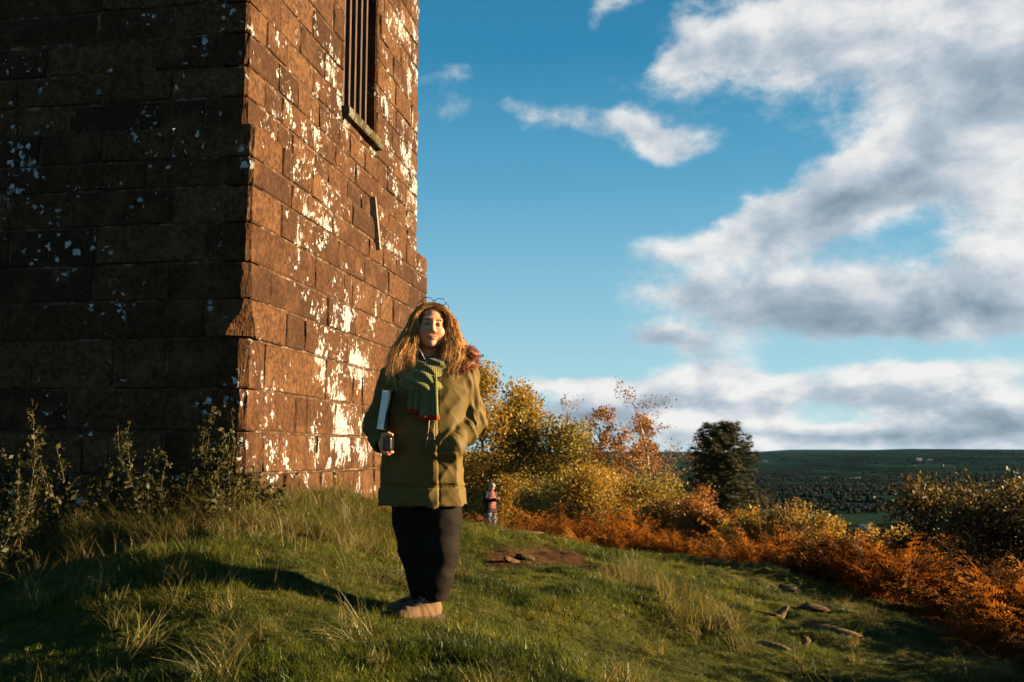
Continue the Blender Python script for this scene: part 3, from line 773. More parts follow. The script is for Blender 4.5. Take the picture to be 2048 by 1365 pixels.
def build_bracken():
    P = []
    for _ in range(6):
        V, Fc = [], []
        for k in range(6):
            frond(V, Fc, (nrng.uniform(-.08, .08), nrng.uniform(-.08, .08), -.03), nrng.uniform(0, 6.283), nrng.uniform(.5, 1.0), nrng, nrng.uniform(.0, .45))
        P.append(mesh_np('bracken_plant', V, Fc, 'bracken_frond'))
    n = 9000; y = nrng.uniform(5, 26, n); x = nrng.uniform(-2, 1, n) + nrng.uniform(0, 1, n) * (y * .62 + 3.5)
    d = x - bracken_edge(y); d2 = y - 15.3
    k = np.where(y < 15.2, d > 0, x > -1.3) & (nrng.uniform(size=n) < np.where(y > 15, .30, .55) * (.25 + .9 * (fbm(np.stack([x * 1.1, y * 1.1, x * 0 + 6], 1), 2) > -.05))) & ~((x < .2) & (y > 15) & (y < 16.5))
    x, y = x[k], y[k]
    hh = .50 + .55 * sst(fbm(np.stack([x * .7, y * .7, x * 0 + 3], 1), 2), -.3, .5)
    put('bracken', P, x, y, .8, 1.4, 'rust coloured dying bracken crowding the edge of the slope', 'bracken', tilt=.2, extra=hh)
build_bracken()

# ------------------------------------------------------------------ trees and shrubs
def grow(rg, H, W, trunk_r, nb=11, lo=.25, up=.9, sub=4, lean=0., fork=1, twigs=3, curve=.35, droop=0.):
    """returns trunk tubes, branch tubes, tip points, all in metres from the foot"""
    tr, br, tips = [], [], []
    for fk in range(fork):
        pts, p = [], np.array([rg.uniform(-.1, .1) * fk, rg.uniform(-.1, .1) * fk, -.25]); d = np.array([lean + rg.normal(0, .05) + (fk - (fork - 1) / 2) * .28, rg.normal(0, .06), 1.])
        m = 9
        for k in range(m + 1):
            pts.append(p.copy()); d = d + np.array([rg.normal(0, .07), rg.normal(0, .07), .03]); p = p + d / np.linalg.norm(d) * (H * .92 + .25) / m
        pts = np.array(pts); rad = [trunk_r * (1 - .88 * (k / m) ** .8) for k in range(m + 1)]
        tr.append((pts, rad, 7))
        for b in range(nb):
            q = lo + (1 - lo) * ((b + rg.uniform(.1, .9)) / nb) ** .9; i = min(int(q * m), m - 1); s0 = pts[i] + (pts[i + 1] - pts[i]) * (q * m - i)
            a = b * 2.4 + rg.uniform(-.5, .5); L = W * .5 * (1.15 - .75 * max(0, (q - lo) / (1 - lo))) * rg.uniform(.7, 1.15)
            dd = np.array([math.cos(a), math.sin(a), up * rg.uniform(.6, 1.3)]); dd /= np.linalg.norm(dd); bp, p2 = [s0], s0.copy(); r0 = max(rad[i] * .5, .008)
            for k in range(5):
                dd = dd + np.array([rg.normal(0, .14), rg.normal(0, .14), curve * .25 - droop * k * .18]); dd /= np.linalg.norm(dd); p2 = p2 + dd * L / 5; bp.append(p2.copy())
            br.append((bp, [r0 * (1 - .8 * k / 5) for k in range(6)], 4)); tips.append(p2)
            for c in range(sub):
                j = rg.integers(2, 6); s1 = bp[j]; d3 = dd + rg.normal(0, .65, 3) + np.array([0, 0, .25 - droop]); d3 /= np.linalg.norm(d3); L3 = L * rg.uniform(.25, .5)
                sp = [s1, s1 + d3 * L3 * .5 + rg.normal(0, .03, 3) * L3, s1 + d3 * L3 + np.array([0, 0, -droop * .3 * L3])]; br.append((sp, [r0 * .3, r0 * .2, r0 * .1], 3)); tips += [sp[1], sp[2]]
                for _ in range(twigs):
                    d4 = d3 + rg.normal(0, .6, 3) + np.array([0, 0, .1 - droop]); d4 /= np.linalg.norm(d4); e = sp[rg.integers(1, 3)] ; f = e + d4 * L3 * rg.uniform(.4, .8)
                    br.append(([e, f], [max(r0 * .14, .0035), .0025], 3)); tips.append(f)
    return tr, br, np.array(tips)
def tube_mesh(name, tubes, mat):
    mb = MB()
    for pts, rad, n in tubes: mb.tube(pts, rad, n, False)
    return mesh_np(name, mb.v, mb.f, mat, True)
KINDS = {
    #          nb  lo  up  sub fork twigs curve droop leaves/tip spread leafsize leafmat bark
    'gold':   (13, .12, .9, 5, 1, 3, .35, .0, 46, .58, .108, 'leaf_gold', 'bark'),
    'olive':  (13, .12, .9, 5, 1, 3, .35, .0, 50, .60, .105, 'leaf_olive', 'bark'),
    'orange': (12, .30, 1.2, 5, 1, 6, .35, .15, 8, .26, .10, 'leaf_orange', 'bark_birch'),
    'bare':   (16, .25, 1.5, 6, 1, 7, .5, .05, .7, .15, .08, 'leaf_russet', 'bark_birch'),
    'birch':  (10, .38, 1.3, 5, 1, 8, .35, .25, 3.5, .22, .08, 'leaf_russet', 'bark_birch'),
    'russet': (12, .10, 1.1, 5, 2, 4, .3, .1, 7, .3, .10, 'leaf_russet', 'bark'),
    'bush':   (9, .06, 1.0, 5, 4, 2, .3, .05, 26, .42, .075, 'leaf_olive', 'bark'),
    'bushgold': (9, .06, 1.0, 5, 4, 2, .3, .05, 26, .42, .075, 'leaf_gold', 'bark'),
    'bushorange': (9, .06, 1.0, 5, 4, 2, .3, .05, 26, .42, .07, 'leaf_orange', 'bark'),
    'dark':   (11, .05, .8, 5, 4, 2, .3, .05, 24, .38, .08, 'leaf_dark', 'bark'),
}
def plant_tree(name, label, cat, kind, px, top, Y, wpx, seed, group, base=None, lean=0., fork=None):
    nb, lo, up, sub, fk, tw, cu, dr, lpt, spr, ls, lm, bm = KINDS[kind]
    rg = np.random.default_rng(seed); X = at(px, 1000, Y).x; z0 = gz(X, Y) if base is None else base
    bushy = name.endswith('bush'); H = (at(px, top, Y).z - z0) * (.88 if bushy else 1.05); Wd = wpx / F * Y
    bushy = name.endswith('bush') or name.endswith('shrub')
    tr, br, tips = grow(rg, H, Wd, (.022 if bushy else .016) * H + .01, nb, lo, up, sub, lean, fork or fk, tw, cu, dr)
    root = empty(name, (X, Y, z0), label, cat, group)
    link('trunk' if not bushy else 'stems', tube_mesh('trunk', tr, bm), root)
    link('branches', tube_mesh('branches', br, bm if kind in ('bare',) and False else 'twig'), root)
    n = int(len(tips) * lpt); C = tips[rg.integers(0, len(tips), n)] + np.clip(rg.normal(0, 1, (n, 3)), -1.8, 1.8) * spr * Wd / 3.2 * .5
    C = C[C[:, 2] > .05 * H]
    V, Q = leafquads(C, ls * (Y / 40) ** .5, rg); link('crown' if not bushy else 'foliage', mesh_np('crown', V, Q, lm), root)
    return root
G1, G2, G3 = 'autumn trees at the edge of the slope', 'autumn shrubs along the slope', 'dark bushes at the right edge'
TREES = [
 ('golden_tree', 'tall golden leaved tree rising just behind the woman\'s sleeve', 'tree', 'gold', 955, 752, 44, 170, 1, G1),
 ('golden_tree', 'golden tree sloping down to the right behind the tallest golden one', 'tree', 'gold', 1015, 790, 47, 160, 2, G1),
 ('golden_tree', 'olive gold tree in the middle of the leafy bank left of the birches', 'tree', 'olive', 1085, 838, 45, 180, 3, G1),
 ('bare_birch', 'nearly bare twiggy birch showing pale against the cloud beside the golden trees', 'tree', 'bare', 1052, 765, 52, 120, 4, G1),
 ('bare_birch', 'bare twiggy birch with reddish twigs just right of the palest one', 'tree', 'bare', 1122, 792, 52, 120, 5, G1),
 ('birch_tree', 'slim birch with a rusty orange crown, left of the leaning birch', 'tree', 'orange', 1212, 802, 48, 125, 6, G1),
 ('birch_tree', 'rusty orange birch crown between the slim birch and the leaning birch', 'tree', 'orange', 1256, 828, 50, 120, 16, G1),
 ('leaning_birch', 'white stemmed sparse birch leaning left, tallest beside the pine', 'tree', 'birch', 1318, 786, 42, 190, 7, G1, None, -.05, 1),
 ('birch_tree', 'low reddish birch between the leaning birch and the pine', 'tree', 'russet', 1378, 872, 48, 140, 8, G1),
 ('olive_tree', 'olive brown tree below the slim birch', 'tree', 'olive', 1165, 868, 44, 170, 9, G1),
 ('orange_tree', 'brown orange tree filling the bank below the rusty birch crowns', 'tree', 'orange', 1245, 895, 43, 190, 10, G1),
 ('golden_bush', 'bright yellow bush beside the person in the grey hat', 'bush', 'bushgold', 1015, 952, 41, 130, 11, G2),
 ('golden_bush', 'yellow orange bush behind the person in the grey hat', 'bush', 'bushgold', 965, 905, 43, 150, 12, G2),
 ('golden_bush', 'large yellow green bush on the bank above the path stones', 'bush', 'bushgold', 1175, 965, 30, 230, 13, G2),
 ('olive_bush', 'olive bush with dark gaps left of the large yellow green one', 'bush', 'bush', 1105, 985, 33, 170, 14, G2),
 ('olive_bush', 'olive and brown bush below the leaning birch', 'bush', 'bush', 1275, 962, 31, 190, 15, G2),
 ('rusty_bush', 'rusty brown bush between the leaning birch and the pine foot', 'bush', 'bushorange', 1355, 995, 28, 160, 17, G2),
 ('rusty_bush', 'orange topped bush left of the pine trunk', 'bush', 'bushorange', 1408, 1005, 27, 110, 18, G2),
 ('golden_bush', 'yellow orange bush in front of the pine foot', 'bush', 'bushgold', 1508, 1032, 24, 130, 19, G2),
 ('golden_bush', 'brownish gold bush with tall dry stalks right of the pine', 'bush', 'bushgold', 1560, 1000, 22, 150, 20, G2),
 ('rusty_bush', 'low orange bush on the slope edge below the valley fields', 'bush', 'bushorange', 1640, 1058, 20, 130, 21, G2),
 ('golden_bush', 'pointed golden bush standing above the bracken in the right half', 'bush', 'bushgold', 1698, 1028, 23, 110, 22, G2),
 ('golden_bush', 'low yellow bush between the pointed golden bush and the russet bush', 'bush', 'bushgold', 1765, 1065, 19, 150, 23, G2),
 ('russet_bush', 'thin russet twiggy bush standing in front of the dark woodland', 'bush', 'russet', 1800, 1015, 34, 110, 24, G2),
 ('olive_bush', 'dull olive bush below the dark bushes at the right', 'bush', 'dark', 1850, 1075, 17, 170, 25, G3),
 ('dark_bush', 'tall dark bush with scattered pale leaves, left of the pair at right', 'bush', 'dark', 1905, 938, 17, 230, 26, G3),
 ('hawthorn_bush', 'loose hawthorn bush beyond the right edge, shading the nearest grass', 'bush', 'dark', 5200, 580, 4.0, 700, 31, G3),  # out of view, added to cast shade over the foreground
 ('dark_bush', 'big dark bush with yellow tips at the right edge of the picture', 'bush', 'dark', 2035, 958, 13.5, 270, 27, G3),
]
for T_ in TREES: plant_tree(*T_)
def pine(px, top, Y, seed):
    rg = np.random.default_rng(seed); X = at(px, 1000, Y).x; z0 = gz(X, Y); H = at(px, top, Y).z - z0
    root = empty('pine_tree', (X, Y, z0), 'dark green pine with rounded crown standing alone against the valley', 'tree')
    tr = [([np.array([math.sin(k * 1.3) * .05, math.cos(k) * .04, -.3 + k * (H * .96 + .3) / 9]) for k in range(10)], [.15 * (1 - .8 * k / 9) for k in range(10)], 8),
          ([np.array([.55 + .02 * k, .1, -.3 + k * H * .5 / 6]) for k in range(7)], [.05 * (1 - .7 * k / 6) for k in range(7)], 6)]
    br, C, D = [], [], []
    for b in range(58):
        q = .50 + .48 * (b + rg.uniform(0, 1)) / 58; a = b * 2.4 + rg.uniform(-.3, .3); z = q * H
        env = np.interp(q, [.48, .56, .66, .74, .84, .93, 1.], [1.75, 1.7, 1.4, 1.2, 1.3, 1.05, .45]) * (1 + .22 * math.sin(a * 2 + 1)) * rg.uniform(.65, 1.1)
        if q < .62 and math.cos(a) < -.2: env *= .75
        s = np.array([0, 0, z - .25 * env]); pts = [s + np.array([math.cos(a) * env * t, math.sin(a) * env * t, .25 * env * t ** 1.6 + (.12 if q > .7 else -.05) * t]) for t in np.linspace(0, 1, 5)]
        br.append((pts, [.03, .022, .016, .01, .006], 4))
        for t in (1, 2, 3, 3, 4, 4):
            for _ in range(5):
                C.append(pts[t] + rg.normal(0, .15, 3)); D.append(1)
    C = np.array(C); n = len(C); m = 46; cen = np.repeat(C, m, 0); d = rg.normal(size=(n * m, 3)); d[:, 2] = np.abs(d[:, 2]) * .9 - .15; d /= np.linalg.norm(d, axis=1)[:, None]
    L = rg.uniform(.12, .28, (n * m, 1)); w = np.cross(d, rg.normal(size=d.shape)); w = w / np.linalg.norm(w, axis=1)[:, None] * .012
    V = np.stack([cen - w, cen + w, cen + d * L], 1).reshape(-1, 3)
    link('trunk', tube_mesh('trunk', tr, 'bark'), root); link('branches', tube_mesh('branches', br, 'bark'), root)
    link('crown', mesh_np('crown', V, np.arange(len(V)).reshape(-1, 3), 'needles'), root)
pine(1448, 848, 46, 3)
# ------------------------------------------------------------------ people
def m_cloth(name, c, rough=.8, spec=.25, weave=0, sheen=.0, var=.25):
    def fn(t):
        o = t.obj(); n = t.noise(o, 8, 3); f = t.noise(o, 220, 2)
        col = t.mix(n, [v * (1 - var) for v in c], [v * (1 + var) for v in c])
        t.bsdf(col, rough, spec, t.bump(f, .25, .002), sheen=sheen)
    return material(name, fn)
m_cloth('jacket_olive', (.085, .057, .0145), .66, .12)
m_cloth('trousers_black', (.008, .0055, .004), .8, .08)
m_cloth('shoe_suede', (.110, .064, .031), .85, .2)
m_cloth('shoe_sole', (.03, .02, .012), .8, .2)
m_cloth('lining_dark', (.018, .015, .012), .8, .2)
def m_scarf(t):
    o = t.obj(); x, y, z = t.sep(o); rib = t.math('SINE', x * 620 + t.noise(o, 25, 2) * 5); n = t.noise(o, 120, 3)
    c = t.mix(t.step(rib, -.4, .6), (.046, .048, .012), (.125, .120, .030)); c = t.mix(t.step(n, .45, .7) * .5, c, (.15, .14, .05))
    t.bsdf(c, .9, .1, t.bump(rib * .35 + n, .6, .004), sheen=.3)
material('scarf_wool', m_scarf)
flat('scarf_red', (.24, .030, .010), .9, .1)
def m_skin(t):
    o = t.obj(); n = t.noise(o, 40, 3); c = t.mix(n, (.44, .175, .086), (.55, .24, .125))
    c = t.mix(t.attr('lip'), c, (.36, .125, .075)); c = t.mix(t.attr('blush') * .55, c, (.36, .115, .075)); c = t.mix(t.attr('lid') * .7, c, (.15, .055, .035))
    t.bsdf(c, .52, .35, t.bump(t.noise(o, 300, 2), .15, .002), sss=.12)
material('skin', m_skin)
material('hair_golden', lambda t: t.bsdf(t.ramp(E(t, t.n('ShaderNodeNewGeometry').outputs['Random Per Island']) * .55 + t.attr('along') * .62 - .17, [(0, (.17, .078, .024)), (.4, (.42, .215, .070)), (.8, (.60, .360, .140)), (1, (.72, .50, .25))]), .5, .25, trans=.45))
flat('hair_base', (.09, .042, .014), .7, .2)
material('fur_russet', lambda t: t.bsdf(t.ramp(E(t, t.n('ShaderNodeNewGeometry').outputs['Random Per Island']), [(0, (.07, .018, .008)), (.5, (.22, .065, .022)), (1, (.42, .19, .09))]), .55, .3, trans=.25))
flat('eye_white', (.10, .085, .075), .3, .5); flat('iris', (.03, .022, .016), .2, .5); flat('brow_hair', (.05, .022, .010), .8, .1)
flat('glasses_frame', (.045, .012, .012), .35, .5); flat('paper', (.74, .74, .72), .8, .2); flat('book_cover', (.02, .022, .028), .4, .4)
flat('phone_black', (.012, .013, .014), .25, .5); flat('lace', (.30, .24, .19), .8, .2); flat('metal_trim', (.30, .26, .18), .35, .5, metal=.8); flat('shirt_pale', (.55, .45, .42), .8, .2)

FEET = Vector((at(850, 1237, 5.25).x, 5.25, 0)); FEET.z = gz(FEET.x, FEET.y) + .0
def wl(px, py, dy=0.0):                                  # photo column/row at a given depth -> metres from the woman's feet
    return np.array(at(px, py, 5.25 + dy) - FEET, dtype=np.float64)
woman = empty('person', FEET, 'woman in olive parka, green scarf and black trousers standing before the tower', 'person')

# --- head
HC = wl(863, 655, 0.0) ; HROT = Euler((R(-1), R(4), R(10))).to_matrix()
def face_sdf(p):
    d = ell(p, (0, .02, .032), (.0745, .093, .088)); d = smin(d, ell(p, (0, -.012, -.045), (.063, .074, .072)), .05)
    s = np.stack([np.abs(p[:, 0]), p[:, 1], p[:, 2]], 1)
    d = smin(d, ell(s, (.042, -.005, -.068), (.022, .045, .030)), .03)
    d = smin(d, ell(p, (0, -.068, -.101), (.021, .019, .017)), .03)
    d = smin(d, ell(s, (.037, -.056, -.032), (.028, .026, .026)), .03)
    d = smin(d, cap(s, (.0, -.073, .030), (.040, -.066, .030), .011), .02)
    d = smax(d, -ell(s, (.031, -.104, .006), (.020, .022, .0125)), .016)
    lid = ell(s, (.031, -.0725, .006), (.0165, .0150, .0135)); slit = np.maximum(np.abs(p[:, 2] - .0055 - (s[:, 0] - .031) * .05) - .0019, p[:, 1] + .066)
    d = smin(d, smax(lid, -slit, .002), .006)
    d = smin(d, cap(p, (0, -.082, .018), (0, -.101, -.024), .0070, .0095), .014)
    d = smin(d, ell(p, (0, -.103, -.027), (.0120, .0115, .0100)), .012); d = smin(d, ell(s, (.0120, -.094, -.031), (.0080, .010, .0080)), .008)
    d = smin(d, ell(p, (0, -.082, -.060), (.027, .009, .0052)), .008); d = smin(d, ell(p, (0, -.0815, -.0712), (.023, .0095, .0062)), .008)
    d = smax(d, -cap(s, (0, -.0945, -.0655), (.024, -.085, -.0645), .0019), .003)
    d = smin(d, cap(p, (0, .030, -.06), (0, .045, -.20), .050, .056), .03)
    return d
def to_head(v): return np.asarray(v) @ np.array(HROT).T + HC
def build_head():
    V, Q = grid_sdf(face_sdf, (-.09, -.135, -.17), (.09, .125, .13), .0027)
    me = mesh_np('head', to_head(V), Q, 'skin', True)
    s = np.abs(V[:, 0])
    lip = (1 - sst(np.hypot(V[:, 0] / .026, (V[:, 2] + .0655) / .0125), .8, 1.05)) * (V[:, 1] < -.07)
    blush = (1 - sst(np.hypot((s - .040) / .03, (V[:, 2] + .03) / .026), .3, 1.)) * (V[:, 1] < -.04) + (1 - sst(np.hypot(V[:, 0] / .02, (V[:, 2] + .03) / .02), .5, 1.)) * .7
    lid = (1 - sst(np.hypot((s - .031) / .019, (V[:, 2] - .006) / .009), .6, 1.0)) * (V[:, 1] < -.06)  # darkens lids and sockets by colour, standing in for shade on the eyes
    for n, a in (('lip', lip), ('blush', blush), ('lid', lid)):
        me.attributes.new(n, 'FLOAT', 'POINT').data.foreach_set('value', a.astype(np.float32))
    head = link('head', me, woman)
    for sx in (-1, 1):
        V, Q = grid_sdf(lambda p: ell(p, (sx * .031, -.0735, .006), (.0128, .0128, .0128)), (sx * .031 - .016, -.09, -.01), (sx * .031 + .016, -.055, .022), .0025)
        e = link('eye', mesh_np('eye', to_head(V), Q, 'eye_white', True), head)
        V, Q = grid_sdf(lambda p: ell(p, (sx * .031, -.0838, .0055), (.0075, .0036, .0075)), (sx * .031 - .008, -.09, -.004), (sx * .031 + .008, -.078, .014), .0012)
        link('iris', mesh_np('iris', to_head(V), Q, 'iris', True), head)
        mb = MB(); pts = []
        for k in range(7):
            u = k / 6; x = sx * (.013 + .040 * u); z = .026 + .007 * math.sin(u * 2.6) - .003 * u
            ys = np.linspace(-.13, -.02, 120); dd = face_sdf(np.stack([np.full(120, x), ys, np.full(120, z)], 1).astype(np.float32)); y = ys[np.argmax(dd < 0)]
            pts.append((x, y - .0005, z))
        mb.tube(to_head(pts), [.0022, .0030, .0032, .003, .0027, .0022, .0012], 5); mb.build('eyebrow', 'brow_hair', head, True)
build_head()

# --- hair: a dark under-mass and curled locks over it
def hair_sdf(p):
    d = ell(p, (0, .030, .036), (.084, .097, .084))
    for s, k1, k2, k3 in ((-1, (-.105, .03, -.07), (-.150, .0, -.17), (-.165, -.06, -.265)), (1, (.100, .03, -.05), (.125, .03, -.12), (.130, -.02, -.19))):
        d = smin(d, chain(p, [(s * .07, .03, .03), k1, k2, k3], [.055, .056, .058, .036]), .05)
    d = smin(d, ell(p, (0, .085, -.10), (.13, .05, .16)), .05)
    d = smax(d, -ell(p, (.003, -.115, -.020), (.069, .100, .114)), .015)
    w = vnoise(np.stack([p[:, 0] * 70, p[:, 1] * 70, p[:, 2] * 14], 1)); return d + w * .005
def build_hair():
    V, Q = grid_sdf(hair_sdf, (-.26, -.13, -.33), (.23, .16, .15), .006)
    hair = link('hair', mesh_np('hair', to_head(V), Q, 'hair_base', True), woman)
    rg = np.random.default_rng(3); VV, FF = [], []; n_s = 30; off = 0
    def scalp(side, psi, phi, q, lift):
        return np.array([side * .089 * math.sin(psi), .026 - .099 * math.cos(psi) * math.cos(phi) - .050 * (1 - q) * math.sin(psi) ** 1.5, .036 + .089 * math.cos(psi) * math.sin(phi)]) * 1.0 + np.array([side * lift * math.sin(psi), 0, lift * math.cos(psi)])
    for i in range(620):                                              # locks; each carries a dozen fine hairs
        side = -1 if rg.uniform() < .52 else 1; q = rg.uniform() ** 1.15; m = rg.uniform(); phi = R(50 + 88 * q + rg.normal(0, 4)); ps0 = 0.02 if rg.uniform() < .6 else rg.uniform(.1, .9); lf = .002 + .008 * m
        A0 = [scalp(side, ps0 + (1.05 - ps0) * k, phi, q, lf) for k in (0, .4, .8)]
        if side < 0:
            K = [(-.088 - .020 * m, -.048 + .085 * q, .035), (-.080 - .048 * m, -.050 + .11 * q, -.040), (-.076 - .100 * m, -.065 + .12 * q, -.115), (-.084 - .130 * m, -.095 + .11 * q, -.20), (-.080 - .145 * m, -.130 + .10 * q, -.300 - .05 * rg.uniform())]
        else:
            K = [(.089 + .026 * m, -.050 + .085 * q, .035), (.080 + .062 * m, -.054 + .11 * q, -.040), (.074 + .096 * m, -.075 + .12 * q, -.110), (.064 + .108 * m, -.105 + .12 * q, -.175), (.048 + .104 * m, -.135 + .12 * q, -.245 - .05 * rg.uniform())]
        K = np.vstack([A0, K]); nk = len(K); K[3:] += rg.normal(0, .008 if rg.uniform() < .8 else .018, (nk - 3, 3)) * np.linspace(.5, 1.3, nk - 3)[:, None]
        A = np.vstack([2 * K[0] - K[1], K, 2 * K[-1] - K[-2]]); fr = rg.uniform(4.0, 7.0); ph = rg.uniform(0, 6.283); am = rg.uniform(.002, .007)
        for h in range(12):
            end = rg.uniform(.72, 1.0); t = np.linspace(0, end * (nk - 1), n_s); j = np.minimum(t.astype(int), nk - 2); f = (t - j)[:, None]
            p0, p1, p2, p3 = A[j], A[j + 1], A[j + 2], A[j + 3]
            P = .5 * (2 * p1 + (p2 - p0) * f + (2 * p0 - 5 * p1 + 4 * p2 - p3) * f ** 2 + (3 * p1 - p0 - 3 * p2 + p3) * f ** 3)
            g = np.clip((t - 1.2) / 3.2, .10, 1); p2_ = ph + rg.normal(0, .35); amp = am * g * rg.uniform(.7, 1.3)
            P[:, 0] += amp * np.cos(t * fr + p2_); P[:, 1] += amp * np.sin(t * fr + p2_); P[:, 2] += .4 * amp * np.sin(t * fr * .5 + p2_)
            P += rg.normal(0, 1, 3) * (.0026 + .0036 * g[:, None]) + (rg.normal(0, .010, 3) * g[:, None] ** 2 if rg.uniform() < .25 else 0)
            P = to_head(P); r = rg.uniform(.0006, .0012) * np.r_[np.full(n_s - 6, 1), np.linspace(1, .25, 6)]
            d = np.gradient(P, axis=0); d /= np.linalg.norm(d, axis=1)[:, None]; w = np.cross(d, rg.normal(size=3)); w /= np.linalg.norm(w, axis=1)[:, None] + 1e-9
            VV.append(np.stack([P - w * r[:, None], P + w * r[:, None]], 1).reshape(-1, 3)); k = np.arange(n_s - 1)[:, None] * 2 + off; FF.append(np.concatenate([k, k + 1, k + 3, k + 2], 1)); off += n_s * 2
    me = mesh_np('curls', np.concatenate(VV), np.concatenate(FF), 'hair_golden', True); me.attributes.new('along', 'FLOAT', 'POINT').data.foreach_set('value', np.tile(np.repeat(np.linspace(0, 1, n_s), 2), off // (2 * n_s)).astype(np.float32)); link('curls', me, hair)
build_hair()
def build_glasses():
    g = empty('glasses', FEET, 'dark framed glasses pushed up on the woman\'s hair', 'glasses'); mb = MB()
    Z = .136
    for sx in (-1, 1):
        c = (sx * .034, -.036, Z); pts = []
        for k in range(17):
            a = 2 * math.pi * k / 16; pts.append((c[0] + .029 * math.copysign(abs(math.cos(a)) ** .7, math.cos(a)), c[1] - .012 * math.sin(a), c[2] + .017 * math.copysign(abs(math.sin(a)) ** .8, math.sin(a))))
        m2 = MB(); m2.tube(to_head(pts), .0020, 6, False); m2.build('rim', 'glasses_frame', g, True)
        m2 = MB(); m2.tube(to_head([(sx * .063, -.036, Z), (sx * .084, -.01, Z - .010), (sx * .096, .06, Z - .055)]), .0018, 5); m2.build('temple', 'glasses_frame', g, True)
    m2 = MB(); m2.tube(to_head([(-.007, -.040, Z + .003), (0, -.043, Z + .006), (.007, -.040, Z + .003)]), .0018, 5); m2.build('bridge', 'glasses_frame', g, True)
build_glasses()

# --- parka
def ringtab(rows):
    """rows: py, px_left, px_right, depth centre, half depth"""
    z, cx, a, cy, b = [], [], [], [], []
    for py, l, r, c, h in rows:
        L, Rr = wl(l, py, c), wl(r, py, c); z.append((L[2] + Rr[2]) / 2); cx.append((L[0] + Rr[0]) / 2); a.append((Rr[0] - L[0]) / 2); cy.append(c); b.append(h)
    o = np.argsort(z); z = np.array(z)[o]; zz = np.linspace(z[0], z[-1], 200)
    def sm(v):
        q = np.interp(zz, z, np.array(v)[o]); k = np.hanning(15); k /= k.sum(); return np.convolve(np.pad(q, 7, 'edge'), k, 'valid')
    return zz, sm(cx), sm(a), sm(cy), sm(b)
TT = ringtab([(1006, 763, 930, .02, .150), (985, 763, 931, .02, .150), (940, 766, 928, .015, .150), (890, 769, 927, .01, .146), (840, 770, 930, .005, .140), (790, 772, 934, .0, .132), (755, 778, 940, .0, .118), (735, 800, 925, .005, .098), (715, 826, 900, .01, .075), (700, 836, 890, .015, .06)])
def ringsdf(p, T, e=2.3):
    zz, cx, a, cy, b = T; z = np.clip(p[:, 2], zz[0], zz[-1]); A = np.interp(z, zz, a); B = np.interp(z, zz, b)
    k = (np.abs((p[:, 0] - np.interp(z, zz, cx)) / A) ** e + np.abs((p[:, 1] - np.interp(z, zz, cy)) / B) ** e) ** (1 / e)
    d = (k - 1) * np.minimum(A, B); return np.maximum(d, np.maximum(zz[0] - p[:, 2], p[:, 2] - zz[-1]))
RS, RE, RW = wl(787, 752, .01), wl(755, 850, .06), wl(767, 890, -.13)      # her right arm (image left)
LS, LE, LW = wl(932, 750, .01), wl(946, 852, .05), wl(905, 893, -.125)     # her left arm, hand in pocket
def ridged(p, f, o=0.0):
    q = p * np.float32(f) + o; return 1 - np.abs(vnoise(q)) * 2.2
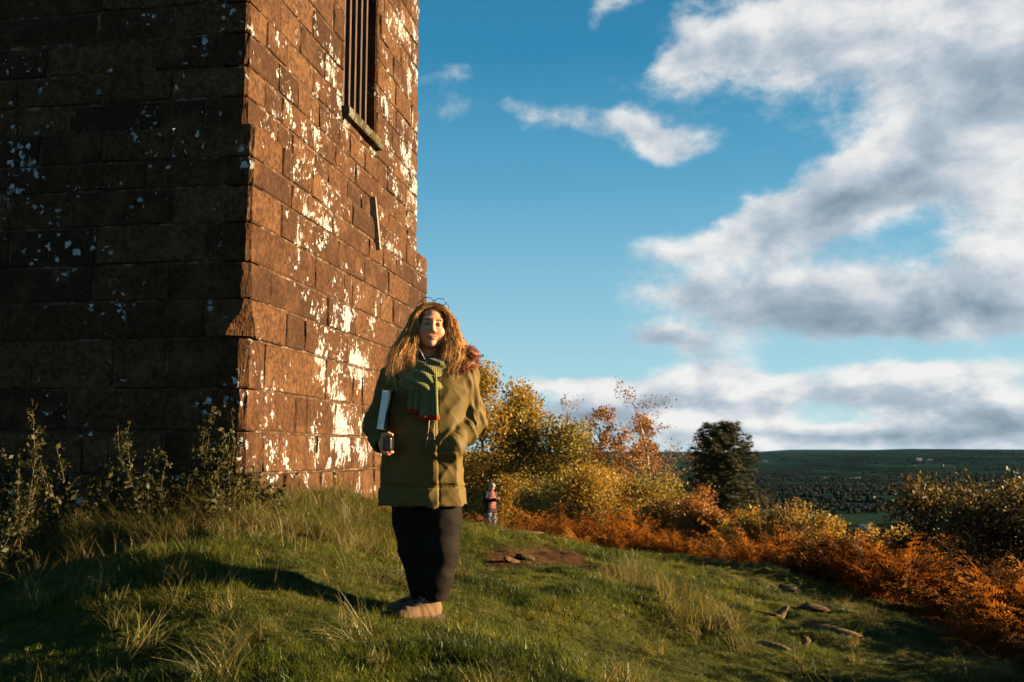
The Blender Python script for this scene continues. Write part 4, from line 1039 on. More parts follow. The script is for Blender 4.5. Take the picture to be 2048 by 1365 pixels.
def jacket_sdf(p):
    t = ringsdf(p, TT)
    dl = cap(p, LW, LW + np.array([-.07, -.005, .0]), .045, .04)                # bulge of the hidden hand
    t = smin(t, dl, .05)
    # vertical drape and diagonal pull folds
    t = t - .011 * ridged(p, (10, 7, 2.4), 3.1) - .0050 * ridged(p @ np.float32([[.8, 0, .6], [0, 1, 0], [-.6, 0, .8]]), (17, 10, 6.5), 1.7) - .0020 * ridged(p @ np.float32([[.7, 0, -.7], [0, 1, 0], [.7, 0, .7]]), (30, 16, 11), 4.4)
    px = p[:, 0]; z = p[:, 2]; front = p[:, 1] < .02
    zipx = np.interp(z, [wl(0, 1010)[2], wl(0, 760)[2]], [wl(866, 1010, -.14)[0], wl(862, 760, -.14)[0]])
    t = t - np.where(front, .006 * sst(np.abs(px - zipx), .034, .028), 0)       # storm placket
    t = t + np.where(front, .006 * (1 - sst(np.abs(px - zipx - .031), .002, .006)), 0)
    zs = wl(0, 975)[2]
    t = t + .006 * (1 - sst(np.abs(z - zs), .003, .008)) - .003 * (z < zs)        # hem seam
    x0, x1 = wl(872, 0, -.14)[0], wl(922, 0, -.14)[0]; za, zb = wl(0, 968)[2], wl(0, 905)[2]
    inside = np.minimum(np.minimum(px - x0, x1 - px), np.minimum(z - za, zb - z))
    t = t - np.where(front, .011 * sst(inside, -.002, .006), 0)                 # patch pocket
    x0, x1 = wl(780, 0, -.14)[0], wl(832, 0, -.14)[0]; inside = np.minimum(np.minimum(px - x0, x1 - px), np.minimum(z - za, zb - z))
    t = t - np.where(front, .010 * sst(inside, -.002, .006), 0)
    def sleeve(S, Eb, Wr, seed):
        d = chain(p, [S, Eb, Wr], [.068, .060, .052], .03)
        u = np.float32(Wr - Eb); u /= np.linalg.norm(u); s = (p - np.float32(Eb)) @ u
        v_ = np.cross(u, np.float32([.2, 1, .1])); v_ /= np.linalg.norm(v_); w_ = np.cross(u, v_); pv, pw = p @ v_, p @ w_
        g = ridged(np.stack([s * 17 + pv * 9, pv * 6, pw * 6], 1), (1, 1, 1), seed) * .014 + ridged(np.stack([s * 40 - pv * 16, pv * 11, pw * 11], 1), (1, 1, 1), seed + 4) * .0085
        lo = 1 - sst(np.sqrt(((p - np.float32(Eb)) ** 2).sum(1)), .10, .26) * .5
        d = d - g * lo
        end = (p - np.float32(Wr)) @ u - .018
        d = smax(d, end, .012)
        cuffz = np.abs((p - np.float32(Wr)) @ u + .035); d = d + .004 * (1 - sst(cuffz, .002, .007))
        return d
    d = smin(t, np.minimum(sleeve(RS, RE, RW, 2.2), sleeve(LS, LE, LW, 8.8)), .022)
    # hood lying on the back
    d = smin(d, chain(p, [wl(805, 742, .09), wl(865, 722, .15), wl(930, 728, .09)], [.045, .06, .05]), .04)
    # hollow at the neck and hem, and cuffs
    d = smax(d, -ell(p, wl(864, 700, -.01), (.085, .085, .05)), .015)
    zz = TT; inner = ringsdf(p * np.float32([1, 1, 1]) + 0, TT) + .016
    d = np.where(p[:, 2] < wl(0, 985)[2], np.maximum(d, -inner), d)
    for Wr, Eb in ((RW, RE),):
        u = (Wr - Eb) / np.linalg.norm(Wr - Eb); d = smax(d, -cap(p, Wr + u * .03, Wr - u * .02, .040), .006)
    return d
sdf_obj('parka', jacket_sdf, (-.38, -.26, .55), (.36, .24, 1.52), .0056, 'jacket_olive', woman)
# hem drawcord, zip pull and fur on the hood
def tubeobj(name, pts, r, mat, parent, n=5):
    mb = MB(); mb.tube(pts, r, n); return mb.build(name, mat, parent, True)
def on_front(px, py, off=.0):
    x, _, z = wl(px, py, -.14); ys = np.linspace(-.30, .05, 300); d = jacket_sdf(np.stack([np.full(300, x), ys, np.full(300, z)], 1).astype(np.float32)); return np.array([x, ys[np.argmax(d < 0)] - off, z])
tubeobj('drawcord', [on_front(859, 842, .004), on_front(858, 858, .006), on_front(855, 878, .005), on_front(852, 895, .006)], .0022, 'lace', woman)
tubeobj('drawcord', [on_front(870, 842, .004), on_front(868, 860, .006), on_front(870, 880, .005)], .0022, 'lace', woman)
def build_fur():
    rg = np.random.default_rng(9); path = [wl(900, 700, .02), wl(918, 706, -.02), wl(938, 700, -.03), wl(950, 712, -.03), wl(945, 728, -.05), wl(928, 735, -.07), wl(912, 728, -.08)]
    mb = MB(); path = np.array(path); mb.tube(path, [.018, .026, .028, .028, .026, .024, .016], 8); roll = mb.build('fur_trim', 'fur_russet', woman, True)
    V, Fc = [], []
    for i in range(2600):
        k = rg.uniform(0, len(path) - 1.001); j = int(k); c = path[j] + (path[j + 1] - path[j]) * (k - j); d = rg.normal(size=3); d /= np.linalg.norm(d)
        p = c + d * .022; L = rg.uniform(.012, .034); e = d + rg.normal(0, .45, 3); e /= np.linalg.norm(e); w = np.cross(e, rg.normal(size=3)); w = w / np.linalg.norm(w) * .0011
        m = p + e * L * .6; q = p + e * L + np.array([0, 0, -.006]); b = len(V); V += [p - w, p + w, m + w * .8, m - w * .8, q]; Fc += [(b, b + 1, b + 2, b + 3), (b + 3, b + 2, b + 4)]
    link('fur', mesh_np('fur', V, Fc, 'fur_russet'), roll)
build_fur()
# --- shirt collar and scarf
tubeobj('shirt_collar', [wl(836, 694, -.075), wl(843, 706, -.095), wl(850, 720, -.105)], .0026, 'shirt_pale', woman)
def scarf_sdf(p):
    def loop(c, rx, ry, tilt, th, h):
        q = p - np.float32(c); z = q[:, 2] + q[:, 1] * tilt[1] + q[:, 0] * tilt[0]
        k = np.sqrt((q[:, 0] / rx) ** 2 + (q[:, 1] / ry) ** 2); dr = (k - 1) * min(rx, ry)
        ang = np.arctan2(q[:, 0], -q[:, 1]); w = h * (1 + .25 * np.cos(ang))
        return (np.sqrt((dr / th) ** 2 + (z / w) ** 2) - 1) * th
    d = loop(wl(853, 722, .0), .098, .108, (-.10, -.35), .024, .026)
    d = smin(d, loop(wl(850, 742, -.01), .124, .132, (-.34, -.30), .026, .032), .012)
    d = smin(d, loop(wl(847, 750, -.02), .110, .138, (.22, -.45), .024, .026), .010)
    d = smin(d, ell(p, wl(856, 760, -.150), (.045, .030, .034)), .02)
    q = p + 0; r = np.sin((p[:, 2] + p[:, 0] * .45 + p[:, 1] * .25) * 190 + vnoise(p * 18) * 2.5)
    fold = np.sin((p[:, 2] * .85 + p[:, 0] * .55) * 125 + vnoise(p * 12) * 2.2)
    return d - .0008 * r - .0050 * fold - .003 * vnoise(p * 24)
sc_o = sdf_obj('scarf', scarf_sdf, (-.16, -.24, 1.18), (.17, .16, 1.50), .0048, 'scarf_wool', woman)
def scarf_end(c0, c1, w0, w1, y0, y1, th, seed):
    a = wl(c0[0], c0[1], y0); b = wl(c1[0], c1[1], y1)
    def fn(p):
        t = np.clip((a[2] - p[:, 2]) / (a[2] - b[2]), 0, 1); cx = a[0] + (b[0] - a[0]) * t; cy = a[1] + (b[1] - a[1]) * t
        w = w0 + (w1 - w0) * t; u = (p[:, 0] - cx) / w
        yy = p[:, 1] - cy - .010 * np.sin(u * 5.5 + seed) * (.4 + .6 * t) ; d = np.maximum(np.abs(p[:, 0] - cx) - w + .008, np.abs(yy) - th + .008)
        d = np.sqrt(np.maximum(np.abs(p[:, 0] - cx) - w + .008, 0) ** 2 + np.maximum(np.abs(yy) - th + .008, 0) ** 2) - .008
        return np.maximum(d - .0012 * np.sin(p[:, 0] * 420), np.maximum(p[:, 2] - a[2], b[2] - p[:, 2]))
    lo = np.minimum(a, b) - .09; hi = np.maximum(a, b) + .09
    e = sdf_obj('scarf_end', fn, lo, hi, .0042, 'scarf_wool', woman)
    def fn2(p):
        u = (p[:, 0] - b[0]) / w1; yy = p[:, 1] - b[1] - .010 * np.sin(u * 5.5 + seed)
        return np.sqrt(np.maximum(np.abs(p[:, 0] - b[0]) - w1 + .006, 0) ** 2 + np.maximum(np.abs(yy) - th + .006, 0) ** 2 + np.maximum(np.abs(p[:, 2] - b[2]) - .004, 0) ** 2) - .009
    sdf_obj('red_border', fn2, b - .08, b + .08, .0036, 'scarf_red', e)
scarf_end((858, 752), (858, 836), .042, .052, -.150, -.180, .014, .5)
scarf_end((833, 758), (826, 822), .030, .030, -.148, -.168, .012, 2.)

# --- trousers
def leg_chain(rows):
    P = np.array([wl(x, y, d) for x, y, d, r in rows]); return P, [r for *_, r in rows]
LA, RA_ = leg_chain([(820, 985, .03, .100), (823, 1040, .035, .092), (826, 1100, .04, .074), (836, 1150, .055, .064), (842, 1196, .07, .056)])
LB, RB_ = leg_chain([(880, 985, .01, .108), (881, 1040, .0, .104), (880, 1100, -.02, .091), (873, 1155, -.015, .080), (868, 1195, -.01, .064)])
def trouser_sdf(p):
    d = smin(chain(p, LA, RA_, .03), chain(p, LB, RB_, .03), .02)
    d = smin(d, ell(p, wl(848, 985, .02), (.165, .125, .12)), .04)
    kn = sst(p[:, 2], .62, .36)
    d = d - .005 * ridged(p, (11, 10, 2.5), 5.5) - (.001 + .0018 * kn) * ridged(p @ np.float32([[.8, 0, .6], [0, 1, 0], [-.6, 0, .8]]), (12, 12, 16), 2.5)
    return np.maximum(d, wl(0, 1200)[2] - p[:, 2])
sdf_obj('trousers', trouser_sdf, (-.24, -.19, .05), (.24, .22, .84), .0062, 'trousers_black', woman)
# --- walking shoes
def shoe(hx, hy, dy, head, name='shoe'):
    O = wl(hx, hy, dy); O[2] = -.006; c, s = math.cos(head), math.sin(head)           # toe direction in plan
    T = np.float32([[c, s, 0], [-s, c, 0], [0, 0, 1]])                            # rows: along, across, up
    def loc(p): return (p - np.float32(O)) @ T.T
    def upper(p):
        q = loc(p); d = chain(q, [(.0, 0, .055), (.07, 0, .052), (.145, .0, .040), (.200, .0, .034)], [.040, .043, .040, .033], .03)
        d = smin(d, cap(q, (.015, 0, .055), (.022, 0, .105), .042, .044), .03)
        d = smax(d, -cap(q, (.02, 0, .10), (.022, 0, .14), .036), .008)
        d = d - .003 * (q[:, 0] > .17) - .0025 * (np.abs(q[:, 0] - .05 - .5 * (q[:, 2] - .05)) < .012) - .002 * (q[:, 2] < .034) - .0015 * ridged(q, (26, 40, 30), 1.2)
        return np.maximum(d, .016 - q[:, 2])
    def sole(p):
        q = loc(p); w = np.interp(q[:, 0], [-.05, 0, .07, .16, .22, .245], [.030, .040, .038, .047, .036, .0]); d = np.maximum(np.abs(q[:, 1]) - w, np.maximum(-.048 - q[:, 0], q[:, 0] - .24))
        return np.maximum(d, np.maximum(-.012 - q[:, 2], q[:, 2] - .026 - .008 * sst(q[:, 0], .18, .24))) - .003
    lo = O - .27; hi = O + .27; lo[2] = -.03; hi[2] = .16
    o = sdf_obj(name, upper, lo, hi, .0048, 'shoe_suede', woman); sdf_obj('sole', sole, lo, hi, .0052, 'shoe_sole', o)
    W_ = lambda a, b, z: O + np.array([c * a - s * b, s * a + c * b, z])
    m2 = MB()
    m2.tube([W_(.055, -.02, .100), W_(.10, -.02, .090), W_(.15, -.014, .076), W_(.15, .014, .076), W_(.10, .02, .090), W_(.055, .02, .1)], .010, 5); m2.build('tongue', 'lining_dark', o, True)
    for k in range(4):
        a = .065 + .026 * k; z = .101 - .0085 * k; mb = MB(); mb.tube([W_(a, -.028, z - .012), W_(a + .006, 0, z + .008), W_(a + .002, .028, z - .012)], .0028, 5); mb.build('lace', 'lace', o, True)
    mb = MB(); mb.tube([W_(.06, 0, .112), W_(.075, -.022, .118), W_(.09, -.03, .100), W_(.078, -.012, .098), W_(.06, 0, .110), W_(.072, .022, .118), W_(.09, .03, .102)], .0022, 5); mb.build('lace', 'lace', o, True)
HEAD = math.atan2(-.60, -.80)
shoe(868, 1215, -.005, HEAD)
shoe(846, 1206, .105, HEAD - .18)

# --- hand, phone and book
BK = wl(773, 820, -.125)
def build_hand():
    C = wl(769, 888, -.205)
    def fn(p):
        q = p - np.float32(C)
        d = ell(q, (-.008, .012, 0), (.017, .042, .040))
        d = smin(d, cap(q, (-.004, .07, .0), (-.008, .03, .0), .028, .027), .02)
        for i, y in enumerate((-.036, -.016, .005, .025)):
            L = (.92, 1.0, .97, .84)[i]
            d2 = chain(q, [(-.012, y, -.022), (-.004, y - .004, -.046 * L), (.022 * L, y - .006, -.052 * L), (.044 * L, y - .006, -.042)], [.0098, .0092, .0086, .0072], .006); d = smin(d, d2, .006)
        th = chain(q, [(-.012, .010, .022), (-.004, -.016, .043), (.022, -.030, .050), (.042, -.034, .045)], [.013, .0115, .0105, .0085], .008)
        return smin(d, th, .010)
    sdf_obj('hand', fn, C - .095, C + .095, .0036, 'skin', woman)
    ph = empty('phone', FEET, 'black phone held in the woman\'s hand', 'phone'); M = Euler((0, R(6), 0)).to_matrix()
    c = C + np.array([.026, -.008, .0])
    def body(p): return rbox(p, c, (.018, .058, .036), .010)
    sdf_obj('case', body, c - .08, c + .08, .004, 'phone_black', ph)
    mb = MB(); mb.box(c + np.array([.0, -.0592, .0]), (.024, .002, .058)); mb.build('edge_trim', 'glasses_frame', ph)
build_hand()
def build_book():
    b = empty('book', FEET, 'book with pale page edges tucked under the woman\'s arm', 'book'); M = Euler((R(4), R(9), R(-6))).to_matrix(); c = Vector(BK)
    M4 = M
    mb = MB(); mb.box(c, (.036, .150, .200), M4); pg = mb.build('pages', 'paper', b)
    for k in range(6):                                    # gatherings of leaves show as fine steps
        mb = MB(); mb.box(c + M4 @ Vector((-.0155 + k * .0062, -.0756, 0)), (.0046, .0016, .1985), M4); mb.build('page_section', 'paper', pg)
    for s in (-1, 1):
        mb = MB(); mb.box(c + M4 @ Vector((s * .0202, .0, .0)), (.0034, .158, .208), M4); mb.build('cover', 'book_cover', b)
    mb = MB(); mb.box(c + M4 @ Vector((0, .078, 0)), (.044, .004, .208), M4); mb.build('spine', 'book_cover', b)
build_book()

# ------------------------------------------------------------------ second person, far down the path
def m_plaid(t):
    x, y, z = t.sep(t.obj()); a = t.step(t.math('SINE', x * 95), .2, .5); b = t.step(t.math('SINE', z * 95), .2, .5)
    c = t.mix(a * .6 + b * .4, (.16, .018, .016), (.24, .08, .075)); c = t.mix(a * b, c, (.28, .16, .15)); t.bsdf(c, .85, .15)
material('plaid_shirt', m_plaid)
m_cloth('coat_black', (.006, .0055, .006), .7, .2); m_cloth('denim', (.085, .125, .165), .85, .15, var=.5); m_cloth('hat_grey', (.20, .20, .21), .9, .1); m_cloth('boot_brown', (.10, .055, .03), .8, .2)
def build_walker():
    Y = 37.0; B = at(981, 1062, Y); B.z = gz(B.x, Y)
    H = (at(981, 966, Y).z - B.z) / 1.78
    w = empty('person', B, 'person in grey hat, black coat and red plaid shirt looking at a phone', 'person'); w.rotation_euler = (0, 0, R(46)); w.scale = (H * 1.12, H * 1.06, H)
    A = lambda *v: np.array(v, dtype=np.float64)                                  # local: faces -y
    def coat(p):
        d = (lambda s: ringsdf(p, s))(CT); s = np.stack([np.abs(p[:, 0]), p[:, 1], p[:, 2]], 1)
        d = smin(d, chain(s, [A(.20, .01, 1.42), A(.265, -.02, 1.14), A(.07, -.30, 1.20)], [.072, .066, .052]), .03)
        op = (np.abs(p[:, 0] + .0) < .115 + .05 * sst(p[:, 2], 1.3, .8)) & (p[:, 1] < -.04) & (p[:, 2] < 1.46)
        inner = ringsdf(p, CT) + .045
        arm = chain(s, [A(.265, -.02, 1.14), A(.07, -.30, 1.20)], [.066, .052])
        return np.where(op & (arm > .0), np.maximum(d, -inner), d) - .006 * ridged(p, (8, 8, 4), 1.1)
    zz = np.linspace(.72, 1.50, 60); CT_ = (zz, zz * 0, np.interp(zz, [.72, 1.0, 1.3, 1.42, 1.5], [.235, .215, .225, .20, .10]), zz * 0 + .01, np.interp(zz, [.72, 1.0, 1.3, 1.42, 1.5], [.165, .16, .155, .12, .08]))
    CT = CT_
    sdf_obj('coat', coat, A(-.40, -.42, .68), A(.40, .25, 1.56), .014, 'coat_black', w)
    ST = (zz, zz * 0, CT_[2] - .035, CT_[3] - .012, CT_[4] - .006)
    sdf_obj('shirt', lambda p: np.maximum(np.maximum(ringsdf(p, ST), .84 - p[:, 2]), np.maximum(np.abs(p[:, 0]) - .155, p[:, 1] + .02)), A(-.3, -.25, .8), A(.3, .2, 1.52), .014, 'plaid_shirt', w)
    def jeans(p):
        d = smin(chain(p, [A(-.10, 0, .88), A(-.12, -.04, .48), A(-.13, .02, .07)], [.115, .085, .065]), chain(p, [A(.10, 0, .88), A(.13, -.02, .48), A(.16, .03, .07)], [.115, .085, .065]), .03)
        return d - .006 * ridged(p, (9, 9, 12), .3)
    sdf_obj('jeans', jeans, A(-.3, -.22, 0), A(.32, .22, 1.02), .014, 'denim', w)
    for x, y in ((-.13, .02), (.16, .03)): sdf_obj('boot', lambda p: np.maximum(chain(p, [A(x, y + .03, .05), A(x, y - .16, .035)], [.055, .045]), -.0 - p[:, 2]), A(x - .09, y - .25, -.03), A(x + .09, y + .13, .14), .011, 'boot_brown', w)
    hc = A(0, -.07, 1.625); tilt = np.array(Euler((R(28), 0, 0)).to_matrix())
    V, Q = grid_sdf(lambda p: face_sdf(p), (-.1, -.14, -.21), (.1, .13, .14), .008); me = mesh_np('head', V @ tilt.T + hc, Q, 'skin', True)
    for n in ('lip', 'blush', 'lid'): me.attributes.new(n, 'FLOAT', 'POINT')
    link('head', me, w)
    def hat(p):
        d = ell(p, (0, .022, .052), (.092, .112, .098)); d = np.maximum(d, .035 - p[:, 2] - p[:, 1] * -.15); return np.minimum(d, np.maximum(np.abs(p[:, 2] - .05 - p[:, 1] * -.15) - .02, ell(p, (0, .022, .04), (.098, .118, .10)))) - .003 * vnoise(p * 60)
    V, Q = grid_sdf(hat, (-.12, -.14, -.02), (.12, .17, .18), .008); link('hat', mesh_np('hat', V @ tilt.T + hc, Q, 'hat_grey', True), w)
    for sx in (-1, 1):
        c = A(sx * .055, -.335, 1.215)
        def hand(p):
            d = ell(p, c, (.032, .045, .028))
            for i in range(4): d = smin(d, chain(p, [c + A(-sx * .01, -.03 + i * .018, .01), c + A(-sx * .035, -.035 + i * .018, .022), c + A(-sx * .048, -.03 + i * .018, .05)], [.011, .010, .008]), .006)
            return smin(d, chain(p, [c + A(0, .0, .02), c + A(-sx * .02, -.01, .05), c + A(-sx * .03, -.01, .07)], [.013, .011, .009]), .008)
        sdf_obj('hand', hand, c - .09, c + .11, .0075, 'skin', w)
    ph = empty('phone', B, 'tiny black phone in the hands of the person in the grey hat', 'phone'); ph.rotation_euler = w.rotation_euler; ph.scale = w.scale
    mb = MB(); mb.box((0, -.35, 1.275), (.075, .010, .145), Euler((R(-35), 0, 0)).to_matrix()); mb.build('case', 'phone_black', ph)
    mb = MB(); mb.box(Vector((0, -.35, 1.275)) + Euler((R(-35), 0, 0)).to_matrix() @ Vector((0, .0065, 0)), (.066, .003, .13), Euler((R(-35), 0, 0)).to_matrix()); mb.build('screen', 'book_cover', ph)
build_walker()
# ------------------------------------------------------------------ weeds against the shaded wall
def weed_mesh(rg, H, n_stem=4, leaf=.030, dens=70):
    mb = MB(); C = []
    for s in range(n_stem):
        h = H * (1.0 if s == 0 else rg.uniform(.45, .9)); p = np.array([rg.normal(0, .06), rg.normal(0, .05), -.04]); d = np.array([rg.normal(0, .16), rg.normal(0, .12), 1.]); pts = [p.copy()]
        for k in range(8):
            d = d + np.array([rg.normal(0, .07), rg.normal(0, .07), .02]); p = p + d / np.linalg.norm(d) * h / 8; pts.append(p.copy())
        mb.tube(pts, [.0042 * (1 - .7 * k / 8) for k in range(9)], 4, False); pts = np.array(pts)
        for b in range(int(9 * h)):                       # short side shoots
            q = rg.uniform(1.5, 7.5); j = int(q); s0 = pts[j] + (pts[j + 1] - pts[j]) * (q - j); a = rg.uniform(0, 6.283); L = rg.uniform(.05, .16) * (1.1 - q / 10); e = s0 + np.array([math.cos(a) * L, math.sin(a) * L, L * rg.uniform(.3, 1.2)])
            mb.tube([s0, e], [.002, .0012], 3, False)
            for _ in range(9): C.append(s0 + (e - s0) * rg.uniform(.2, 1.1) + rg.normal(0, .016, 3))
        for _ in range(int(dens * h)):
            q = rg.uniform(.8, 8) ; j = min(int(q), 7); C.append(pts[j] + (pts[j + 1] - pts[j]) * (q - j) + rg.normal(0, .022, 3))
    V, Q = leafquads(np.array(C), leaf, rg, 1.6, -.1)
    return mesh_np('stems', mb.v, mb.f, 'stem_dry', True), mesh_np('leaves', V, Q, 'leaf_weed')
WEEDS = [ # px, top, Y, label
 (20, 812, 6.6, 'dense leafy weed at the left edge of the picture'), (108, 785, 6.9, 'tallest leafy weed standing alone before the dark wall at far left'),
 (60, 868, 6.5, 'low weed between the left edge and the tallest leafy weed'), (150, 870, 6.7, 'short weed just right of the tallest leafy weed'),
 (192, 832, 7.0, 'leafy weed with a thin top, third of the tall ones from left'), (240, 838, 6.9, 'weed with bare leaning stalk in the middle of the dark wall'),
 (275, 845, 7.05, 'weed with two bent stems near the middle of the dark wall'), (315, 910, 6.8, 'low bushy weed filling the middle of the row'),
 (360, 880, 6.9, 'medium weed left of the twin tall stems'), (403, 792, 7.0, 'tall thin weed with a long bare stalk left of the tower corner'),
 (437, 802, 7.05, 'tall leafy weed next to the tower corner'), (470, 842, 6.95, 'slim weed right at the tower corner'),
 (500, 915, 6.9, 'small weed growing against the sunny wall just past the corner'), (545, 945, 7.0, 'lowest weed against the foot of the sunny wall'), (30, 930, 6.2, 'low weed clump nearest the camera at the left edge'), (420, 935, 6.6, 'low leafy clump in front of the tower corner')]
def build_weeds():
    for i, (px, top, Y, lab) in enumerate(WEEDS):
        rg = np.random.default_rng(40 + i); X = at(px, 1000, Y).x; z = gz(X, Y); H = at(px, top, Y).z - z
        st, lv = weed_mesh(rg, H, 5 if H > .5 else 6, .030, 70 if H > .5 else 130)
        w = empty('leafy_weed', (X, Y, z), lab, 'weed', 'weeds along the foot of the tower'); link('stems', st, w); link('leaves', lv, w)
build_weeds()
def build_stalks():
    S = [(1520, 985, 20, 'tall dry stalk nearest the pine'), (1532, 978, 20.4, 'taller of the two dry stalks standing close together by the pine'), (1545, 1000, 19.5, 'short dry stalk between the pine and the gold bush'), (1562, 1008, 19, 'dry stalk in front of the brownish gold bush'),
         (1583, 995, 20, 'slender dry stalk right of the brownish gold bush'), (1598, 1022, 18.5, 'short crooked dry stalk right of the gold bush'), (1618, 1030, 18, 'last dry stalk of the row before the open valley'), (1708, 1085, 11.5, 'pale dry stalk leaning above the bracken')]
    for i, (px, top, Y, lab) in enumerate(S):
        rg = np.random.default_rng(90 + i); X = at(px, 1000, Y).x; z = gz(X, Y); H = at(px, top, Y).z - z; mb = MB()
        pts = [np.array([rg.normal(0, .012) * k + .01 * k * (i % 3 - 1), rg.normal(0, .01) * k, -.05 + (H + .05) * k / 6]) for k in range(7)]; mb.tube(pts, [.011 * (1 - .6 * k / 6) for k in range(7)], 5, False)
        w = empty('dry_stalk', (X, Y, z), lab, 'stalk', 'dry stalks rising from the slope'); mb.build('stem', 'stem_dry', w, True); mb = MB()
        for k in range(9):
            p = pts[6] * (.72 + .03 * k); a = rg.uniform(0, 6.283); mb.tube([p, p + np.array([math.cos(a) * .07, math.sin(a) * .07, .10])], [.004, .006], 4, True)
        mb.build('seed_head', 'stem_dry', w, True)
build_stalks()

# ------------------------------------------------------------------ loose stones
material('field_stone', lambda t: stone_nodes(t, [(.05, (.055, .028, .016)), (.4, (.090, .050, .029)), (.62, (.12, .070, .042)), (.95, (.16, .10, .066))], .15, .3))
flat('pale_stone', (.42, .41, .38), .95, .1)
STONES = [ # px, py, Y, length, width, height, yaw, pitch, label
 (662, 1055, 7.35, .20, .11, .09, .5, .35, 'reddish stone lying on the bank below the sunny wall'),
 (738, 1016, 10.6, .34, .22, .24, .3, .1, 'white lichened stone at the foot of the sunny wall, beside the woman'),
 (1104, 1086, 10.6, .30, .16, .10, -.7, .35, 'long pale red stone at the edge of the bare path'),
 (1072, 1080, 11.0, .20, .14, .10, .2, .1, 'small stone left of the long pale red one by the path'),
 (1128, 1082, 10.7, .12, .10, .10, .2, .1, 'small pale stone at the very end of the path by the bracken'),
 (1022, 1122, 8.5, .16, .12, .08, .6, .1, 'flat stone half sunk in the bare earth'),
 (1046, 1118, 8.7, .20, .12, .07, -.4, .1, 'wider flat stone beside the half sunk one on the bare earth'),
 (985, 1128, 8.2, .14, .10, .05, .1, .05, 'small flat stone on the earth nearest the woman'),
 (1052, 1064, 12.0, .50, .22, .08, .15, .05, 'broad flat rock on the crest of the path'),
 (1560, 1222, 8.9, .11, .05, .20, .5, .55, 'upright tilted stone standing out of the hollow'),
 (1612, 1200, 9.4, .40, .25, .10, -.2, .15, 'broad flat slab just behind the upright tilted stone'),
 (1522, 1228, 8.7, .34, .07, .04, -.35, .1, 'thin sharp edged slab left of the upright tilted stone'),
 (1503, 1254, 8.0, .12, .09, .09, .3, .1, 'rounded pale stone below the thin slab'),
 (1660, 1256, 8.2, .46, .18, .10, -.42, .2, 'long ridge of rock half covered by grass'),
 (1446, 1274, 7.4, .22, .10, .08, -.2, .2, 'jagged stone at the left end of the hollow'),
 (1612, 1302, 6.9, .10, .08, .10, .4, .3, 'small pointed stone low in the hollow'),
 (1536, 1312, 6.6, .26, .10, .07, -.45, .2, 'elongated brown stone nearest the camera in the hollow'),
 (1575, 1172, 10.8, .24, .12, .07, -.3, .1, 'brown stone close under the bracken edge'),
]
def build_stones():
    bm0 = bmesh.new(); bmesh.ops.create_icosphere(bm0, subdivisions=2, radius=1.0); base = np.array([v.co[:] for v in bm0.verts]); fcs = np.array([[v.index for v in f.verts] for f in bm0.faces]); bm0.free()
    for i, (px, py, Y, L, Wd, H, yaw, pit, lab) in enumerate(STONES):
        rg = np.random.default_rng(200 + i); X = at(px, py, Y).x; z = gz(X, Y); v = base.copy()
        for _ in range(12):                               # split faces
            n = rg.normal(size=3); n /= np.linalg.norm(n); c = rg.uniform(.30, .7); d = v @ n; v = v - np.outer(np.maximum(d - c, 0), n)
        v = v * (1 + .10 * fbm(v * 4 + i * 3.1, 3)[:, None]) * np.array([L, Wd, H]) * .62
        M = np.array(Euler((rg.normal(0, .1), pit, yaw)).to_matrix()); v = v @ M.T + np.array([0, 0, H * .16 + .010])
        o = link('stone', mesh_np('stone', v, fcs, 'pale_stone' if 'white' in lab else 'field_stone'), None, (X, Y, z)); tag(o, lab, 'stone', 'loose stones on the hilltop')
build_stones()

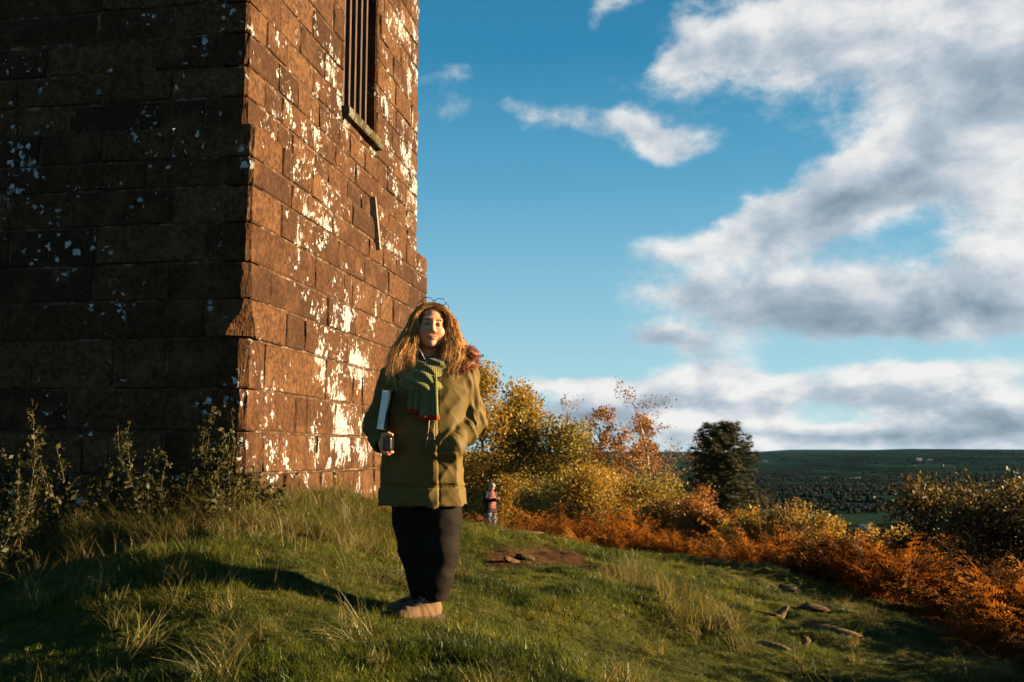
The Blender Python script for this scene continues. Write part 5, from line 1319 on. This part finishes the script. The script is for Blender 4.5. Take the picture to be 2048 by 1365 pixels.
# ------------------------------------------------------------------ far valley: woods, hedges, farms
material('far_foliage', lambda t: t.bsdf(t.ramp(t.noise(t.pos(), .05, 4, .7), [(.3, (.005, .007, .004)), (.6, (.010, .012, .006)), (.8, (.022, .018, .008))]), .95, .05))  # tree colours lowered too, in place of cloud shadow over the valley
def crowns(P, S, rg):
    bm0 = bmesh.new(); bmesh.ops.create_icosphere(bm0, subdivisions=1, radius=1.0); b = np.array([v.co[:] for v in bm0.verts]); f = np.array([[v.index for v in q.verts] for q in bm0.faces]); bm0.free()
    n = len(P); V = b[None] * S[:, None, None] * np.array([1, 1, 1.0]) * rg.uniform(.65, 1.3, (n, len(b), 1)); V[:, :, 2] += S[:, None] * .75; V = V + P[:, None]
    return V.reshape(-1, 3), (f[None] + (np.arange(n) * len(b))[:, None, None]).reshape(-1, 3)
def build_far():
    rg = np.random.default_rng(77)
    n = 15000; y = rg.uniform(850, 2050, n); x = y * rg.uniform(.20, .62, n); f = fbm(np.stack([x / 420, y / 260, x * 0], 1), 3); k = f + .60 * (1 - sst(y, 1300, 1600)) > .24; x, y = x[k], y[k]
    P = np.stack([x, y, ground_z(x, y)], 1); V, Q = crowns(P, rg.uniform(2.5, 5.5, len(x)), rg); tag(link('valley_wood', mesh_np('valley_wood', V, Q, 'far_foliage', True)), 'dark belt of woodland across the near side of the valley', 'woodland', kind='stuff')
    X, Yv = [], []
    for i in range(150):                                  # hedgerows and tree lines between the fields
        y0 = 2000 * (5.2 ** rg.uniform()); x0 = y0 * rg.uniform(.12, .62); a = rg.choice([.35, .8, 1.3, 1.75, -.4, -.9]) + rg.normal(0, .2); L = rg.uniform(200, 900); m = int(L / rg.uniform(5, 9))
        t = rg.uniform(-.5, .5, m) * L; X += list(x0 + t * math.cos(a) + rg.normal(0, 5, m)); Yv += list(y0 + t * math.sin(a) + rg.normal(0, 5, m))
    for i in range(60):
        y0 = 2200 * (4.5 ** rg.uniform()); x0 = y0 * rg.uniform(.12, .62); m = rg.integers(15, 70); sp = rg.uniform(30, 130); X += list(x0 + rg.normal(0, sp * 1.8, m)); Yv += list(y0 + rg.normal(0, sp, m))
    x, y = np.array(X), np.array(Yv); P = np.stack([x, y, ground_z(x, y)], 1); V, Q = crowns(P, rg.uniform(2.5, 6, len(x)), rg); tag(link('hedgerows', mesh_np('hedgerows', V, Q, 'far_foliage', True)), 'hedgerows and tree lines between the far valley fields', 'hedgerow', kind='stuff')
    flat('farm_wall', (.22, .22, .21), .9, .1); flat('farm_roof', (.12, .12, .13), .8, .2)
    for px, py, Lm, lab in [(1702, 960, 16, 'tiny pale farmhouse in the middle of the valley fields'), (1716, 960, 22, 'tiny white farmhouse just right of the middle one'), (1652, 958, 15, 'tiny farmhouse left of the middle pair'), (1800, 958, 18, 'tiny farmhouse in the fields right of the middle pair'),
                            (1530, 926, 34, 'tiny distant farmhouse just right of the pine'), (1838, 922, 36, 'tiny distant farmhouse under the right hand ridge'), (1860, 923, 30, 'second tiny distant farmhouse under the right hand ridge'), (1732, 1061, 17, 'small white roofed barn behind the russet bush'), (1868, 1057, 34, 'long pale barn roof below the dark bushes')]:
        d = pxdir(px, py); lo = 600.0; hi = 12000.0; Y = 1500.0
        ys = np.linspace(700, 9000, 1200); zs = ground_z(d.x / d.y * ys, ys); Y = ys[np.argmax(CZ + d.z / d.y * ys < zs)] if (CZ + d.z / d.y * ys < zs).any() else 4000.
        X = d.x / d.y * Y; w = empty('farmhouse', (X, Y, gz(X, Y)), lab, 'farmhouse', 'tiny farms in the valley'); w.rotation_euler.z = rg.uniform(-.3, .3); h = Lm * .32; D = Lm * .45
        mb = MB(); mb.box((0, 0, h / 2), (Lm, D, h + 1)); mb.build('wall', 'farm_wall', w)
        mb = MB(); a, b = Lm / 2 + .4, D / 2 + .4; mb.add([(-a, -b, h), (a, -b, h), (a, b, h), (-a, b, h), (-a, 0, h + D * .42), (a, 0, h + D * .42)], [(0, 1, 5, 4), (2, 3, 4, 5), (0, 4, 3), (1, 2, 5), (3, 2, 1, 0)]); mb.build('roof', 'farm_wall' if py > 1000 else 'farm_roof', w)
build_far()
# ------------------------------------------------------------------ thin air between here and the far hills
def build_haze():
    m = bpy.data.materials.new('haze_air'); m.use_nodes = True; nt = m.node_tree; nt.nodes.clear()
    v = nt.nodes.new('ShaderNodeVolumePrincipled'); v.inputs['Color'].default_value = (.20, .46, 1, 1); v.inputs['Density'].default_value = HAZE; v.inputs['Anisotropy'].default_value = .0
    o = nt.nodes.new('ShaderNodeOutputMaterial'); nt.links.new(v.outputs[0], o.inputs['Volume'])
    g = bpy.data.objects['ground'].data; co = np.empty(len(g.vertices) * 3, dtype=np.float32); g.vertices.foreach_get('co', co); co = co.reshape(-1, 3); lo, hi = co.min(0), co.max(0); z0, z1 = float(lo[2]) - 1, max(float(hi[2]), 11.6) + 4
    mb = MB(); mb.box((0, float(lo[1] + hi[1]) / 2, (z0 + z1) / 2), (float(hi[0] - lo[0]) + 2000, float(hi[1] - lo[1]) + 2000, z1 - z0)); h = mb.build('haze', m); tag(h, 'thin blue haze over the valley', 'haze', kind='stuff')
HAZE = 3.0e-6
build_haze()
